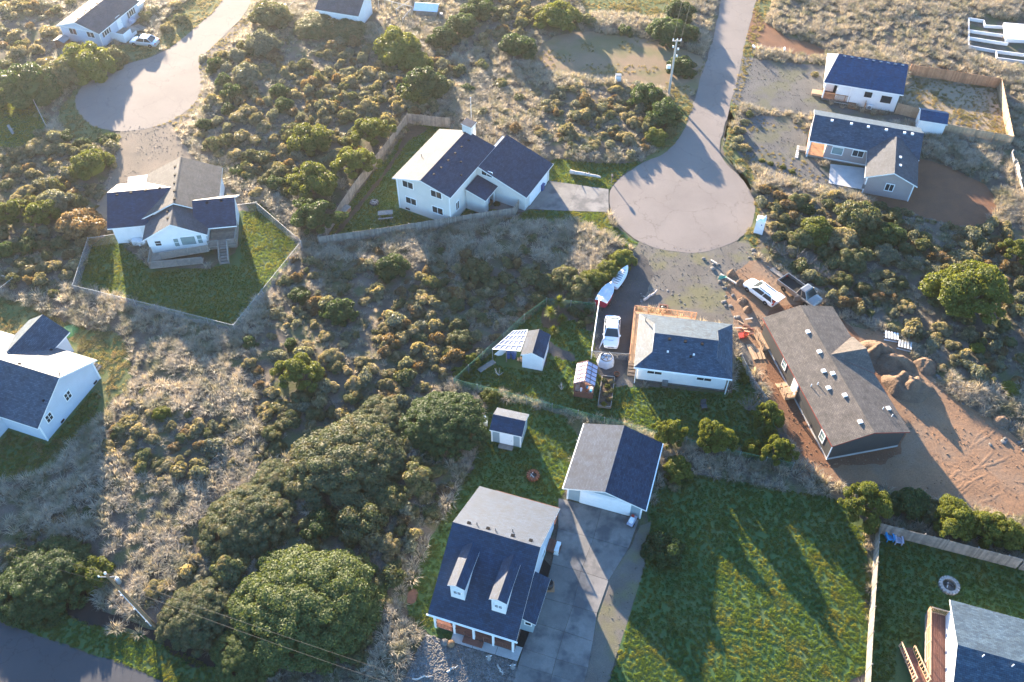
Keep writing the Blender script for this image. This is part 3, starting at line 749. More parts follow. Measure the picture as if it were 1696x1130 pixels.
# ---- greenhouse
h = House('greenhouse', 'small timber greenhouse with film roof between planter bed and path', 'greenhouse', (7.81,60.47), 79.7)
L, W, he, hr = 2.86, 2.24, 2.3, 2.95
h.foot(-1.5,1.5,-1.2,1.2)
mb = MB().box(-1.33,1.33,-1.02,1.02,0,.85); h.add(mb,'base_wall','wood_red')
mb = MB()
for x in (-1.33,0,1.33):
    for y in (-1.02,1.02): mb.beam((x,y,.85),(x,y,he-.05),.09,.09)
mb.beam((-1.33,-1.02,he-.1),(-1.33,1.02,he-.1),.08,.08); mb.beam((-1.33,0,he-.1),(-1.33,0,hr-.1),.08,.08); mb.beam((1.33,-1.02,he-.1),(1.33,1.02,he-.1),.08,.08)
for y in (-1.02,1.02): mb.beam((-1.33,y,he-.1),(1.33,y,he-.1),.08,.08)
h.add(mb,'frame','wood_red')
h.box(-1.28,1.28,-1.04,-1.03,.86,he-.16,'side_film','greenhouse_film'); h.box(-1.28,1.28,1.03,1.04,.86,he-.16,'side_film','greenhouse_film')
rf = h.add(MB().slab([(-L/2,-W/2,he),(L/2,-W/2,he),(L/2,0,hr),(-L/2,0,hr)],.03).slab([(-L/2,0,hr),(L/2,0,hr),(L/2,W/2,he),(-L/2,W/2,he)],.03),'roof','greenhouse_film')
mb = MB()
for k in range(6):
    x = -L/2+.05+k*(L-.1)/5; mb.beam((x,-W/2,he+.03),(x,0,hr+.03),.05,.04); mb.beam((x,0,hr+.03),(x,W/2,he+.03),.05,.04)
mb.beam((-L/2,0,hr+.04),(L/2,0,hr+.04),.09,.05); mb.beam((-L/2,-W/4,(he+hr)/2+.03),(L/2,-W/4,(he+hr)/2+.03),.04,.04); mb.beam((-L/2,W/4,(he+hr)/2+.03),(L/2,W/4,(he+hr)/2+.03),.04,.04)
h.add(mb,'roof_bars','wood_red',rf)
h.box(-1.2,1.2,-.95,-.5,.86,.9,'bench','wood_grey'); h.box(-1.2,1.2,.5,.95,.86,.9,'bench','wood_grey')
for k in range(7):
    q = (random.uniform(-1.2,-.5), random.choice((-.75,.75,-.3,.3)), .9)
    p = MB().lathe([(.09,0),(.13,.24),(.11,.24)],8).build('plant_pot',random.choice(('plastic_white','rust','plastic_white','chair_blue')),None)
    p.location = h.mw @ Vector(q); tag(p,'small plant pot on bench inside greenhouse','pot','pots on the greenhouse bench')

# ---- Dutch-gabled house
h = House('dutch_gable_house', 'white single storey house with blue Dutch gable roof and cedar deck', 'house', (18.62,64.19), -9.4)
L, W, he, hr = 10.27, 7.92, 2.75, 4.15
l, w = L/2, W/2; gx0 = 3.4; zg = 3.42; yg = 2.1
wl0 = MB().box(-l+.45,l-.45,-w+.45,w-.45,.35,he-.02); h.add(wl0,'wall','siding_white'); h.box(-l+.5,l-.5,-w+.5,w-.5,0,.36,'foundation_wall','foundation')
rp = []
for s in (-1,1):
    rp.append([(-gx0,0,hr),(-gx0,s*yg,zg),(-l,s*w,he),(l,s*w,he),(gx0,s*yg,zg),(gx0,0,hr)][::s])
for s in (-1,1):
    rp.append([(s*l,-w,he),(s*l,w,he),(s*gx0,yg,zg),(s*gx0,-yg,zg)][::s])
ro = h.roof_polys(rp,'shingle_blue')
for s in (-1,1): h.add(MB().add([(s*(gx0+.02),-yg,zg),(s*(gx0+.02),yg,zg),(s*(gx0+.02),0,hr)],[(0,1,2)[::s]]),'gablet','trim_white')
h.foot(-l,l,-w,w)
slp = (zg-he)/(w-yg); FRp = ((0,-w,he),(0,-slp,1))
h.vents([(1109,562),(1135,566),(1163,570)], ((0,0,hr),(0,-(hr-zg)/yg,1)), size=.3)
h.vents([(1144,591)], FRp, size=.24); h.vents([(1106,583),(1149,588)], FRp,'vent_white',.2,.12); h.vents([(1069,532)],((-l,0,he),(-.35,0,1)),'metal_grey',.08,.7,'vent_pipe')
for px,py in ((1084,617),(1166,628)): h.window(px,py,'y',-w+.44,-1,1.5,.42,1)
for s in (-1,1): h.box(s*(l-.3)-.05,s*(l-.3)+.05,-w+.1,-w+.2,0,he-.2,'downspout','trim_white')
h.box(-l,l,-w-.1,-w-.005,he-.14,he-.03,'gutter','trim_white')
dk = h.box(-5.7,-4.75,-1.7,6.1,.35,.72,'deck','wood_new')
h.boards(dk,-5.7,-4.7,-1.7,6.1,.78,'y','wood_new',.2); d2 = h.box(-4.7,1.3,w-.4,6.1,.35,.72,'deck','wood_new'); h.boards(d2,-4.7,1.3,w-.4,6.1,.78,'x','wood_new',.2)
h.railing(dk,[(-5.68,-1.3,.78),(-5.68,6.08,.78),(1.3,6.08,.78)],'wood_cedar',.95,.16)
h.steps(dk,(-5.2,-1.7,.78),(-5.2,-3.0,.1),.95,4,'wood_new'); h.foot(-5.9,-4.4,-3.1,6.3); h.foot(-5,1.5,3.5,6.3)
h.box(-1.9,-1.3,-w+.1,-w+.42,.1,.8,'window_well','metal_grey')

# ---- charcoal manufactured house on the dirt lot
h = House('charcoal_house', 'long charcoal house with brown shingle roof and red fascia on bare dirt', 'house', (33.7,60.39), 102)
L, W, he, hr = 17.66, 8.35, 2.86, 3.95
h.gable(0,0,L,W,he,hr,'x','siding_charcoal','shingle_brown',ov=.3,trim='trim_red')
h.add(MB().box(-L/2+.28,L/2-.28,-W/2+.28,W/2-.28,-.05,.3),'foundation_wall','concrete_pale')
sl = (hr-he)/(W/2)
# cross gable over the far side
gz0, gxc = 3.9, 1.5; gw = 2.6
yr = -(hr-gz0)/sl
mb = MB()
mb.slab([(gxc,yr,gz0),(gxc,-W/2-.15,gz0),(gxc+gw,-W/2-.15,he+.06),(gxc+gw,-W/2+.05,he+.06)][::-1],.12,0,1)
mb.slab([(gxc,yr,gz0),(gxc-gw,-W/2+.05,he+.06),(gxc-gw,-W/2-.15,he+.06),(gxc,-W/2-.15,gz0)][::-1],.12,0,1)
h.add(mb,'cross_gable_roof',['shingle_brown','trim_red'])
h.add(MB().add([(gxc-gw+.2,-W/2+.1,he-.1),(gxc+gw-.2,-W/2+.1,he-.1),(gxc,-W/2+.1,gz0-.12)],[(0,1,2)]),'cross_gable_wall','siding_charcoal')
LS = ((0,0,hr),(0,sl,1)); RS = ((0,0,hr),(0,-sl,1))
h.vents([(1338,550),(1357,583),(1364,615),(1379,619),(1372,643),(1399,655),(1424.5,699)],LS,'vent_white',.42,.14); h.vents([(1471,677)],RS,'vent_white',.42,.14)
h.pipes([(1343,640),(1354,637)],LS,'vent_white',h=.35); h.pipes([(1462,678),(1477,690)],RS,'vent_white',h=.35)
yw = W/2-.31
for px,py in ((1299.5,603),(1362,723)): h.window(px,py,'y',W/2-.3,1,.75,1.15,0,'glass_pale',cross=1)
h.door((h.pick(1316,642,'y',W/2-.3).x,W/2-.29,.45),'y',1,.95,2.05)
px = h.pick(1316,642,'y',W/2-.3).x
ld = h.box(px-.7,px+.7,W/2-.29,W/2+.9,.25,.5,'landing','wood_new')
h.boards(ld,px-.72,px+.72,W/2-.29,W/2+.95,.56,'y','wood_new',.2); h.railing(ld,[(px-.7,W/2-.2,.56),(px-.7,W/2+.9,.56),(px+.7,W/2+.9,.56)],'wood_new',.9,.4)
h.steps(ld,(px+.95,W/2+.4,.5),(px+1.7,W/2+.4,.1),1.0,3,'wood_new')
pp = h.pick(1266,560,'y',W/2-.3).x
pd = h.box(pp-1.5,pp+1.0,W/2-.29,W/2+.5,.2,.45,'porch','wood_new'); h.railing(pd,[(pp-1.5,W/2+.45,.45),(pp+1.0,W/2+.45,.45)],'wood_new',.9,.3)
h.box(-L/2+.29,-L/2+.33,W/2-.36,W/2-.24,0,he,'corner_board','trim_white')
CHARCOAL = h

# ---- two storey cream house with attached garage
h = House('two_storey_house', 'two storey cream house with navy roof and attached garage behind wood fence', 'house', (-8.6,93.38), 62.5)
L, W, he, hr = 11.7, 8.47, 4.94, 6.09
h.gable(0,0,L,W,he,hr,'x','siding_cream','shingle_mid')
xw0, xw1, yw0, yw1, z0, z1 = 1.1, 8.9, -4.25, -11.2, 4.93, 2.53
h.add(MB().slab([(xw0,yw1,z1),(xw1,yw1,z1),(xw1,yw0-.02,z0),(xw0,yw0-.02,z0)],.16,0,1),'garage_roof',['shingle_mid','trim_white'])
ya = yw1+.4; za = z1+.4*(z0-z1)/(yw0-yw1)
mb = MB(); sec = [(ya,0),(-3.84,0),(-3.84,4.8),(-4.3,4.7),(ya,za-.17)]
vs = [(xw0+.35,y,z) for y,z in sec]+[(xw1-.35,y,z) for y,z in sec]
mb.add(vs,[(4,3,2,1,0),(5,6,7,8,9)]+[(k,(k+1)%5,5+(k+1)%5,5+k) for k in range(5)]); h.add(mb,'garage_wall','siding_cream')
h.foot(xw0,xw1,yw1,yw0)
h.garage_door(((xw0+xw1)/2+.2,ya-.01,0),'y',-1,4.9,2.05)
h.box(xw1-.02,xw1+.05,yw1,yw0,2.4,2.55,'trim_board','trim_white')
xg = -L/2+.39
for px,py in ((675.5,306),(722.5,322),(681,333),(725,348.5)): h.window(px,py,'x',xg,-1,1.5,.95,1)
yr_ = -W/2+.39
h.window(757.5,340.5,'y',yr_,-1,.75,1.2,1); h.window(806.5,287.5,'x',xw0+.34,-1,1.5,.75,1)
po = h.add(MB().slab([(-1.9,-6.95,2.6),(1.4,-6.95,2.6),(1.4,-4.0,3.4),(-1.9,-4.0,3.4)],.14,0,1),'porch_roof',['shingle_navy','trim_white'])
h.add(MB().add([(-1.6,-6.6,0),(-1.6,-3.9,0),(-1.6,-3.9,3.2),(-1.6,-6.6,2.5)],[(0,3,2,1)]).box(-1.59,-.6,-6.6,-6.45,0,2.5).box(.9,1.2,-6.6,-6.45,0,2.5).box(-.6,.9,-6.0,-5.9,0,2.6),'porch_wall','siding_cream')
h.door((.15,-6.02,.1),'y',-1,1.0,2.05,'door_blue')
h.foot(-2,1.5,-7.1,-4)
h.add(MB().slab([(5.3,-1.0,7.1),(6.8,-1.0,7.1),(6.8,.55,7.3),(5.3,.55,7.3)],.1,0,1),'chimney_cap',['shingle_mid','trim_white']); h.box(5.45,6.7,-.85,.45,5.0,7.02,'chimney_box','siding_cream')
RS = ((0,0,hr),(0,-(hr-he)/(W/2),1)); LS = ((0,0,hr),(0,(hr-he)/(W/2),1))
h.vents([(718.5,289),(731,278),(742.5,266),(754,254),(764.7,243.5),(776,233),(763.5,290.5),(763.5,268.5)],RS,size=.24); h.pipes([(698,259)],LS,h=.4)
dk = h.box(-.5,5.85,W/2-.39,W/2+.9,2.1,2.4,'deck','wood_grey'); h.boards(dk,-.5,5.85,W/2-.39,W/2+.95,2.46,'x','wood_cedar',.2); h.railing(dk,[(-.5,W/2+.9,2.46),(5.85,W/2+.9,2.46)],'wood_cedar',.95,.2)
for x in (-.4,2.6,5.7): h.box(x-.07,x+.07,W/2+.75,W/2+.89,0,2.1,'deck_post','wood_grey')
h.steps(dk,(-.9,W/2+.4,2.3),(-3.6,W/2+.4,.1),.9,7,'wood_cedar')
h.box(xg-.06,xg+.03,-W/2+.36,-W/2+.48,0,he,'corner_board','trim_white'); h.box(xg-.06,xg+.03,W/2-.48,W/2-.36,0,he,'corner_board','trim_white')
for y in (-3.2,2.6): h.box(xg-.05,xg+.02,y-.3,y+.3,.2,.42,'crawl_vent','vent_dark')
fp = thing('flagpole','thin white pole standing behind the two storey cream house','pole',P(781,206)); MB().tube((0,0,0),(0,0,4.3),.05,.03,8).build('shaft','trim_white',fp); MB().lathe([(.02,4.28),(.09,4.34),(.09,4.42),(.02,4.48)],8).build('finial','trim_white',fp)
TWO = h

# ---- white house with wings and a grey ramp
h = House('winged_house', 'white house with crossing dark gables and grey wooden ramp in wire fenced yard', 'house', (-42,88), 8)
h.gable(.45,1.5,9.3,9.5,3.0,5.2,'y','siding_white','shingle_grey')
# gable() with axis y: L runs along y
h.gable(.4,-4.8,3.9,7.7,2.8,4.9,'y','siding_white','shingle_slate')
h.gable(-3.9,.4,8.1,8.7,2.8,4.9,'x','siding_white','shingle_navy')
h.gable(5.1,-2.55,5.1,6.0,2.8,4.85,'x','siding_white','shingle_navy',wall_in=(.4,.6,2.6,.4))
h.vents([(194,322.5),(217,319),(241,315.5),(264.5,311.5)],((0,.4,4.9),(0,-.48,1)),size=.3); h.vents([(290,276),(290,289.5),(289,303),(289,316.5),(289,329.5)],((.45,0,5.2),(-.46,0,1)),size=.3); h.vents([(278,351),(278,361.5)],((.4,0,4.9),(-.55,0,1)),size=.3); h.vents([(343,336),(366.5,333)],((0,-2.55,4.85),(0,-.68,1)),size=.3)
yf = -6.35
for px,py,w_,h_,gl,cr in ((262,403,.7,.75,'glass_dark',1),(292.5,401.5,.55,1.25,'glass_pale',1),(312,398.5,1.7,1.25,'glass_pale',0),(331,396,.55,1.25,'glass_pale',1)): h.window(px,py,'y',yf-.01,-1,w_,h_,0,gl,cross=cr)
dk = h.box(4.0,7.3,-6.9,-3.2,.55,.9,'deck','wood_grey'); h.boards(dk,3.95,7.3,-6.95,-3.2,.96,'x','wood_grey',.2)
h.railing(dk,[(4.0,-6.9,.96),(5.2,-6.9,.96)],'wood_grey',.95,.12); h.railing(dk,[(6.3,-6.9,.96),(7.25,-6.9,.96),(7.25,-3.4,.96)],'wood_grey',.95,.12)
h.steps(dk,(5.75,-6.95,.96),(5.85,-9.2,.08),1.0,6,'wood_grey')
h.railing(dk,[(5.22,-6.95,.9),(5.3,-9.2,.05)],'wood_grey',.9,.16); h.railing(dk,[(6.28,-6.95,.9),(6.38,-9.2,.05)],'wood_grey',.9,.16)
rm = h.add(MB().slab([(-2.9,-7.9,.55),(4.0,-7.5,.9),(4.0,-6.4,.9),(-2.9,-6.6,.55)],.12),'ramp','wood_grey')
h.add(MB().slab([(-2.9,-9.2,.5),(3.2,-8.7,.12),(3.2,-7.75,.12),(-2.9,-7.9,.5)],.12),'lower_ramp','wood_grey')
h.railing(rm,[(-2.9,-6.6,.55),(-2.9,-9.2,.5),(3.2,-8.7,.12)],'wood_grey',.95,.12); h.railing(rm,[(-1.6,-7.85,.6),(4.0,-7.5,.9)],'wood_grey',.95,.12)
h.foot(-3.2,4.2,-9.4,-6); h.foot(3.8,7.6,-9.5,-3)
ac = h.box(-4.9,-4.0,-4.5,-3.9,.05,.8,'heat_pump','metal_white')
h.box(-4.3,-4.2,-3.95,-3.9,0,2.7,'downspout','trim_white')

# ---- white house cut by the picture edge
h = House('pale_gable_house', 'pale blue sided house with blue shingles on lawn at picture edge', 'house', (-52.36,59.89), 160.6)
L, W, he, hr = 14.0, 9.58, 2.8, 5.32
h.gable(0,0,L,W,he,hr,'x','siding_pale_blue','shingle_blue')
xg = -L/2+.39
for px,py in ((112,655.5),(81,691.5)): h.window(px,py,'x',xg,-1,.75,.95,1,cross=1)
for px,py in ((157,632),(104,698)): 
    p = h.pick(px,py,'x',xg); h.box(xg-.06,xg+.01,p.y-.25,p.y+.25,.15,.38,'crawl_vent','vent_dark')
h.gable(.9,-4.3,5.6,5.4,2.9,4.75,'y','siding_pale_blue','shingle_blue')
h.gable(.3,4.2,4.0,4.8,2.6,4.2,'y','siding_pale_blue','shingle_blue')
h.window(7,697,'y',0,1,.8,1.0,1,at=(.9,5.83,1.7)); h.window(0,0,'y',0,1,.8,1.0,1,at=(-.4,5.83,1.7))
for y in (-W/2+.44,W/2-.44): h.box(xg-.06,xg+.03,y-.08,y+.08,0,he,'corner_board','trim_white')
BK = ((0,0,hr),(0,-(hr-he)/(W/2),1)); FRl = ((0,0,hr),(0,(hr-he)/(W/2),1))
h.vents([(32,603),(85,580)],BK,size=.24); h.pipes([(99,619)],BK); h.vents([(72,664)],FRl,size=.2)
dk = h.box(-4.6,-1.9,-W/2-1.2,-W/2+.38,.2,.5,'deck','wood_new'); h.boards(dk,-4.6,-1.9,-W/2-1.25,-W/2+.38,.56,'x','wood_new',.2); h.foot(-4.8,-1.8,-W/2-1.4,-W/2)
h.steps(dk,(-4.7,-W/2-.5,.5),(-5.8,-W/2-.5,.1),1.0,3,'wood_grey')

# ---- pale blue house beside the far cul-de-sac
h = House('bungalow', 'pale blue bungalow with grey roof by the shaded cul-de-sac', 'house', (-66.27,135.13), 71)
L, W, he, hr = 10.9, 8.03, 2.6, 3.85
h.gable(0,0,L,W,he,hr,'x','siding_pale_blue','shingle_slate')
xg = -L/2+.39; yr_ = -W/2+.39
for px,py in ((121,52),(150,57)): h.window(px,py,'x',xg,-1,1.3,1.0,1)
h.window(176,52.5,'y',yr_,-1,1.0,.95,1,shutters=True); h.window(217,21,'y',yr_,-1,1.0,.95,1,shutters=True)
h.door((h.pick(200,45,'y',yr_).x,yr_,.6),'y',-1); 
h.box(xg-.06,xg+.03,-W/2+.36,-W/2+.48,0,he,'corner_board','trim_white'); h.box(xg-.06,xg+.03,W/2-.48,W/2-.36,0,he,'corner_board','trim_white'); h.box(xg-.06,xg,-W/2+.5,W/2-.5,2.35,2.55,'trim_board','trim_white')
dk = h.box(-2.9,.2,-6.2,-3.63,.1,.65,'deck','siding_white'); h.boards(dk,-2.9,.2,-6.2,-3.62,.71,'x','wood_grey',.22)
h.add(MB().box(-2.95,-2.85,-6.2,-3.65,.65,1.55).box(-2.9,-1.0,-6.25,-6.15,.65,1.55),'deck_parapet','siding_white',dk)
h.steps(dk,(.25,-5.2,.7),(2.4,-5.8,.1),1.9,5,'wood_grey'); h.foot(-3,2.8,-7,-3.6)
h.box(1.5,2.4,-4.6,-4.0,.7,1.35,'porch_bench','chair_grey'); ad = h.box(5.0,7.2,-3.0,.5,0,1.6,'annex_wall','siding_white'); h.add(MB().slab([(4.9,-3.3,1.75),(7.4,-3.3,1.65),(7.4,.6,1.65),(4.9,.6,1.75)],.1,0,1),'annex_roof',['panel_white','trim_white'])
LS = ((0,0,hr),(0,(hr-he)/(W/2),1)); h.vents([(129,31),(142,18),(150,15),(140,22),(161,6)],LS,size=.22)
SILV = h
bx = House('lean_shed','small brown tool shed with metal roof beside pale blue bungalow','shed',P2(108,80),71); bx.box(-.7,.7,-.9,.9,0,1.5,'wall','wood_red'); bx.add(MB().slab([(-.85,-1.05,1.55),(.85,-1.05,1.55),(.85,0,1.95),(-.85,0,1.95)],.05).slab([(-.85,0,1.95),(.85,0,1.95),(.85,1.05,1.55),(-.85,1.05,1.55)],.05),'roof','metal_grey'); bx.foot(-.9,.9,-1.1,1.1)

# ---- outbuilding, animal pen and coop beyond the thicket
h = House('outbuilding', 'long white outbuilding with grey roof beyond the tall shrubs', 'outbuilding', (-27.2,138.2), -17)
h.gable(0,0,7.6,6.4,2.6,4.3,'x','siding_white','shingle_slate')
h = House('chicken_coop', 'small coop with white metal roof beside wire pen', 'coop', P2(708,26), -8)
h.box(-1.7,1.7,-.9,.9,.4,1.5,'wall','wood_grey'); h.add(MB().slab([(-2.0,-1.3,1.5),(2.0,-1.3,1.5),(2.0,.2,2.1),(-2.0,.2,2.1)],.05).slab([(-2.0,.2,2.1),(2.0,.2,2.1),(2.0,1.2,1.6),(-2.0,1.2,1.6)],.05),'roof','metal_white')
for x in (-1.6,1.6):
    for y in (-.85,.85): h.box(x-.06,x+.06,y-.06,y+.06,0,.4,'leg','wood_grey')
h.box(2.0,2.6,-.4,.3,0,.6,'nest_box','metal_grey'); h.foot(-2.2,2.7,-1.4,1.4)
def pen(name, label, pts, ht, step=1.2):
    o = thing(name, label, 'pen', P(*pts[0])); b0 = P(*pts[0])
    for a, b in zip(pts[:-1], pts[1:]):
        A, B = P(*a)-b0, P(*b)-b0; n = max(1,int((B-A).length/step))
        for k in range(n+1):
            q = A.lerp(B,k/n); MB().beam((q.x,q.y,0),(q.x,q.y,ht),.1,.1).build('post','wood_pole_grey',o)
        for z in (ht, ht*.1): MB().beam(A+Vector((0,0,z)),B+Vector((0,0,z)),.08,.1).build('rail','wood_pole_grey',o)
pen('animal_pen','weathered timber pen frame between outbuilding and coop',[(628,16),(684,30)],2.0)
pen('pen_gate','slanted pen frame standing in front of the coop',[(658,32),(680,18)],1.8); pen('pen_gate','open slatted pen panel standing nearest the coop',[(668,46),(682,30)],1.6,.6)

# ---- new white house
h = House('new_house', 'new white house with deep blue roof and covered porch on gravel', 'house', (51.87,117.59), -17.2)
L, W, he, hr = 11.08, 10.2, 3.2, 5.1
l, w = L/2, W/2; xr = -l+1.3
h.roof_polys([[(-l,-w,he),(l,-w,he),(l,0,hr),(xr,0,hr)],[(xr,0,hr),(l,0,hr),(l,w-1.0,he-.6),(-l,w-1.0,he-.6)],[(-l,-w,he),(xr,0,hr),(-l,w-1.0,he-.6)]],'shingle_royal')
mb = MB(); xa, xb, ya, yb = -l+2.2, l-.4, -w+.45, w-1.5
sec = [(ya,0),(yb,0),(yb,he-.5),(0,hr-.18),(ya,he)]
mb.add([(xa,y,min(z,he) if z>he else z) for y,z in sec]+[(xb,y,z) for y,z in sec],[(4,3,2,1,0),(5,6,7,8,9)]+[(k,(k+1)%5,5+(k+1)%5,5+k) for k in range(5)]); h.add(mb,'wall','siding_white')
wb = h.box(-l+.45,xa-.01,ya+2.0,yb,0,he-.7,'wall','siding_white')
h.foot(-l,l,-w,w)
for px,py,w_,h_ in ((1438,157,.85,.65),(1467.5,165,1.25,.9)): h.window(px,py,'y',ya-.01,-1,w_,h_,1,frame='vent_dark')
for px,py in ((1386,148),(1417.5,153)): h.window(px,py,'y',ya+1.99,-1,.75,1.0,0,frame='vent_dark',cross=1)
pf = h.box(-l+.4,-.2,-w+.4,-w+2.4,.1,.4,'porch_floor','foundation'); h.boards(pf,-l+.35,-.2,-w+.35,-w+2.45,.46,'x','wood_red',.2)
h.railing(pf,[(-l+.4,-w+2.2,.46),(-l+.4,-w+.4,.46),(-1.4,-w+.4,.46)],'wood_cedar',.9,.14)
for x in (-l+.42,-1.5): h.box(x-.09,x+.09,-w+.33,-w+.51,.46,he-.16,'porch_post','trim_white')
h.steps(pf,(-.75,-w+.35,.46),(-.75,-w-.7,.1),1.0,3,'wood_cedar')
h.door((-.75,ya+1.99,.46),'y',-1,.9,2.0)
hp = h.box(1.25,2.0,-w-.1,-w+.3,.1,.75,'heat_pump','metal_white'); h.add(MB().tube((1.62,-w-.13,.42),(1.62,-w-.1,.42),.25,n=12),'fan_grille','metal_grey',hp); h.box(.95,1.02,-w-.3,-w+.4,0,1.2,'screen','wood_cedar')
h.box(-l-1.1,-l+.4,-w+1.2,-w+2.4,.05,.4,'side_step','wood_new')
h.vents([(1399+k*12,93.5+k*1.9) for k in range(9)],((0,0,hr),(0,-(hr-he)/w,1)),'shingle_royal',.4,.1)

# ---- mauve house
h = House('mauve_house', 'mauve house with blue shingle roof and projecting front gable on gravel', 'house', (48.08,102.42), -17.6)
L, W, he, hr = 14.27, 7.6, 2.75, 4.4
h.gable(0,0,L,W,he,hr,'x','siding_mauve','shingle_blue',wall_in=(2.4,.4,.4,.4))
# wing: ridge runs towards the viewer
h.gable(3.75,-5.55,8.2,6.55,2.75,4.15,'y','siding_mauve','shingle_slate',wall_in=(.4,.4,.4,.4))
yw = -9.26
h.window(1473,310.5,'y',-5.55-8.2/2+.39,-1,.95,1.0,1)
yf = -W/2+.39
h.window(1387,250,'y',yf,-1,1.35,1.05,0,'glass_pale'); h.window(1421,254.5,'y',yf,-1,1.35,.9,1)
FRp = ((0,0,hr),(0,-(hr-he)/(W/2),1))
h.vents([(1378,200),(1410,205.5),(1438,210.5),(1468,215.5),(1498,220.5),(1511,222.5)],FRp,'vent_white',.34,.14); h.vents([(1491,261),(1491,274.5)],((3.75,0,4.15),(.43,0,1)),'vent_white',.34,.14)
pf = h.box(-L/2+.1,-L/2+2.45,-W/2+.2,W/2-1.4,.1,.4,'porch_floor','wood_grey'); h.boards(pf,-L/2+.05,-L/2+2.45,-W/2+.15,W/2-1.4,.46,'x','wood_cedar',.2)
for y in (-W/2+.25,W/2-.4): h.box(-L/2+.2,-L/2+.36,y-.08,y+.08,0,he-.1,'porch_post','trim_white')
h.railing(pf,[(-L/2+.15,-W/2+.2,.46),(-L/2+.15,W/2-1.5,.46)],'trim_white',.9,.3)
h.box(-L/2-.9,-L/2+.1,-W/2+1.0,-W/2+2.0,.05,.35,'planter_box','wood_grey')
for k in range(6): h.box(-L/2-1.2,-L/2-.8,-W/2-.6+k*.5,-W/2-.2+k*.5,.02,.12,'stepping_block','concrete_pale')
xw = 3.75-6.55/2+.4
for x in (xw, 3.75+6.55/2-.4): h.box(x-.07,x+.07,-9.32,-9.2,0,2.8,'corner_board','trim_white')
h.box(.6,.95,-9.33,-9.25,.7,1.4,'meter_box','metal_grey')
h.box(-4.7,.9,-W/2+.34,-W/2+.385,.2,.32,'trim_board','trim_white')
MAUVE = h

# ---- white shed in the cedar yard
h = House('white_shed', 'white windowless shed with navy roof inside cedar fence line', 'shed', (58.95,107.17), -16.3)
h.gable(0,0,3.76,3.2,2.4,3.1,'x','siding_white','shingle_royal',ov=.15); h.window(0,0,'x',0,-1,.5,.9,1,at=(-1.74,-.4,1.4))

# ---- house at the lower corner with a raised deck
h = House('corner_house', 'house with pale and navy roof slopes and raised red deck at picture corner', 'house', (37,30), -17.6)
h.gable(5.6,-.2,12.8,9.8,3.2,4.8,'x','siding_pale_blue','shingle_blue')
h.pipes([(1627,1088),(1676,1104)],((0,-.2,4.8),(0,-.33,1)),'metal_white',h=.4)
dk = h.box(-1.9,-.35,-3.6,4.3,.3,.9,'deck','wood_grey'); h.boards(dk,-1.95,-.35,-3.6,4.35,.98,'y','wood_red',.17); h.boards(dk,-.35,.0,2.9,4.35,.98,'y','wood_red',.17)
h.railing(dk,[(-1.9,-1.9,.98),(-1.9,4.3,.98),(.0,4.3,.98)],'wood_new',.9,.15); h.foot(-2.2,0,-4,4.6)
h.steps(dk,(-2.35,-2.4,.95),(-3.4,.75,.1),1.0,9,'wood_red')
h.railing(dk,[(-3.95,.72,.1),(-2.9,-2.5,.95)],'wood_new',.85,.3); h.railing(dk,[(-2.85,.72,.1),(-1.85,-2.3,.95)],'wood_new',.85,.3); h.foot(-4.2,-1.8,-3,1.2)
CORNER = h

# ------------------------------------------------------------------ fences
def board_fence(label, pts, ht, mat, bw=.17, bay=2.4, post_above=.08, lean=.0, cap=False, posts_mat=None, broken=0.0):
    o = thing('board_fence', label, 'fence', P(*pts[0])); b0 = P(*pts[0])
    me_p = MB().box(-.06,.06,-.06,.06,0,ht+post_above).mesh('post', posts_mat or mat)
    for a, b in zip(pts[:-1], pts[1:]):
        A, B = P(*a)-b0, P(*b)-b0; Lt = (B-A).length; n = max(1,round(Lt/bay)); rz = math.atan2((B-A).y,(B-A).x); bl = Lt/n
        nb = max(1,int(bl/bw)); w = bl/nb
        me_b = MB().box(.006,w-.006,-.035,-.01,.03,ht).mesh('board', mat)
        me_r = MB().box(0,bl,-.008,.035,ht*.8,ht*.8+.09).box(0,bl,-.008,.035,ht*.18,ht*.18+.09).mesh('panel', mat)
        for k in range(n):
            p = A.lerp(B,k/n); place('post', me_p, o, p, rz)
            pn = place('panel', me_r, o, p, (random.uniform(-lean,lean),0,rz))
            for j in range(nb):
                if random.random() < broken: continue
                q = place('board', me_b, pn, (j*w,0,random.uniform(-.03,.02)), (0,random.uniform(-.006,.006),0))
        place('post', me_p, o, B, rz)
    return o
board_fence('grey weathered board fence running below the two storey cream house', [(530,408),(645,392),(745,376),(851,360),(866,334)], 1.6, 'wood_grey')
board_fence('pale board fence climbing behind conifers beside the two storey cream house', [(530,408),(590,318),(645,248),(676,205),(745,212)], 1.7, 'wood_grey', .2)
board_fence('reddish cedar fence behind the dry yard of new white house', [(1504,124),(1652,147)], 1.75, 'wood_cedar', .2)
board_fence('sunlit cedar fence closing the dry yard away from the houses', [(1652,147),(1671,243)], 1.75, 'wood_new', .2)
board_fence('tan cedar fence between dry yard and the shaded scrub', [(1671,243),(1556,222)], 1.75, 'wood_new', .2)
board_fence('short cedar fence between new white house and windowless shed', [(1482,188),(1519,197)], 1.75, 'wood_new', .2)
board_fence('sunlit grey board fence between the big lawn and chair yard', [(1449,882),(1443,980),(1437,1060),(1431,1170)], 1.75, 'wood_grey', .2, lean=.01)
board_fence('weathered board fence behind the two garden chairs', [(1449,882),(1560,910),(1760,962)], 1.75, 'wood_grey', .17, lean=.02, broken=.01)
board_fence('collapsing thin lath fence along dry slope at picture edge', [(1672,262),(1690,325),(1704,372)], 1.3, 'wood_pole_grey', .16, 2.0, lean=.25, broken=.15)
board_fence('small grey fence piece at top beyond coop hedge', [(745,-4),(800,10)], 1.6, 'wood_grey', .22)

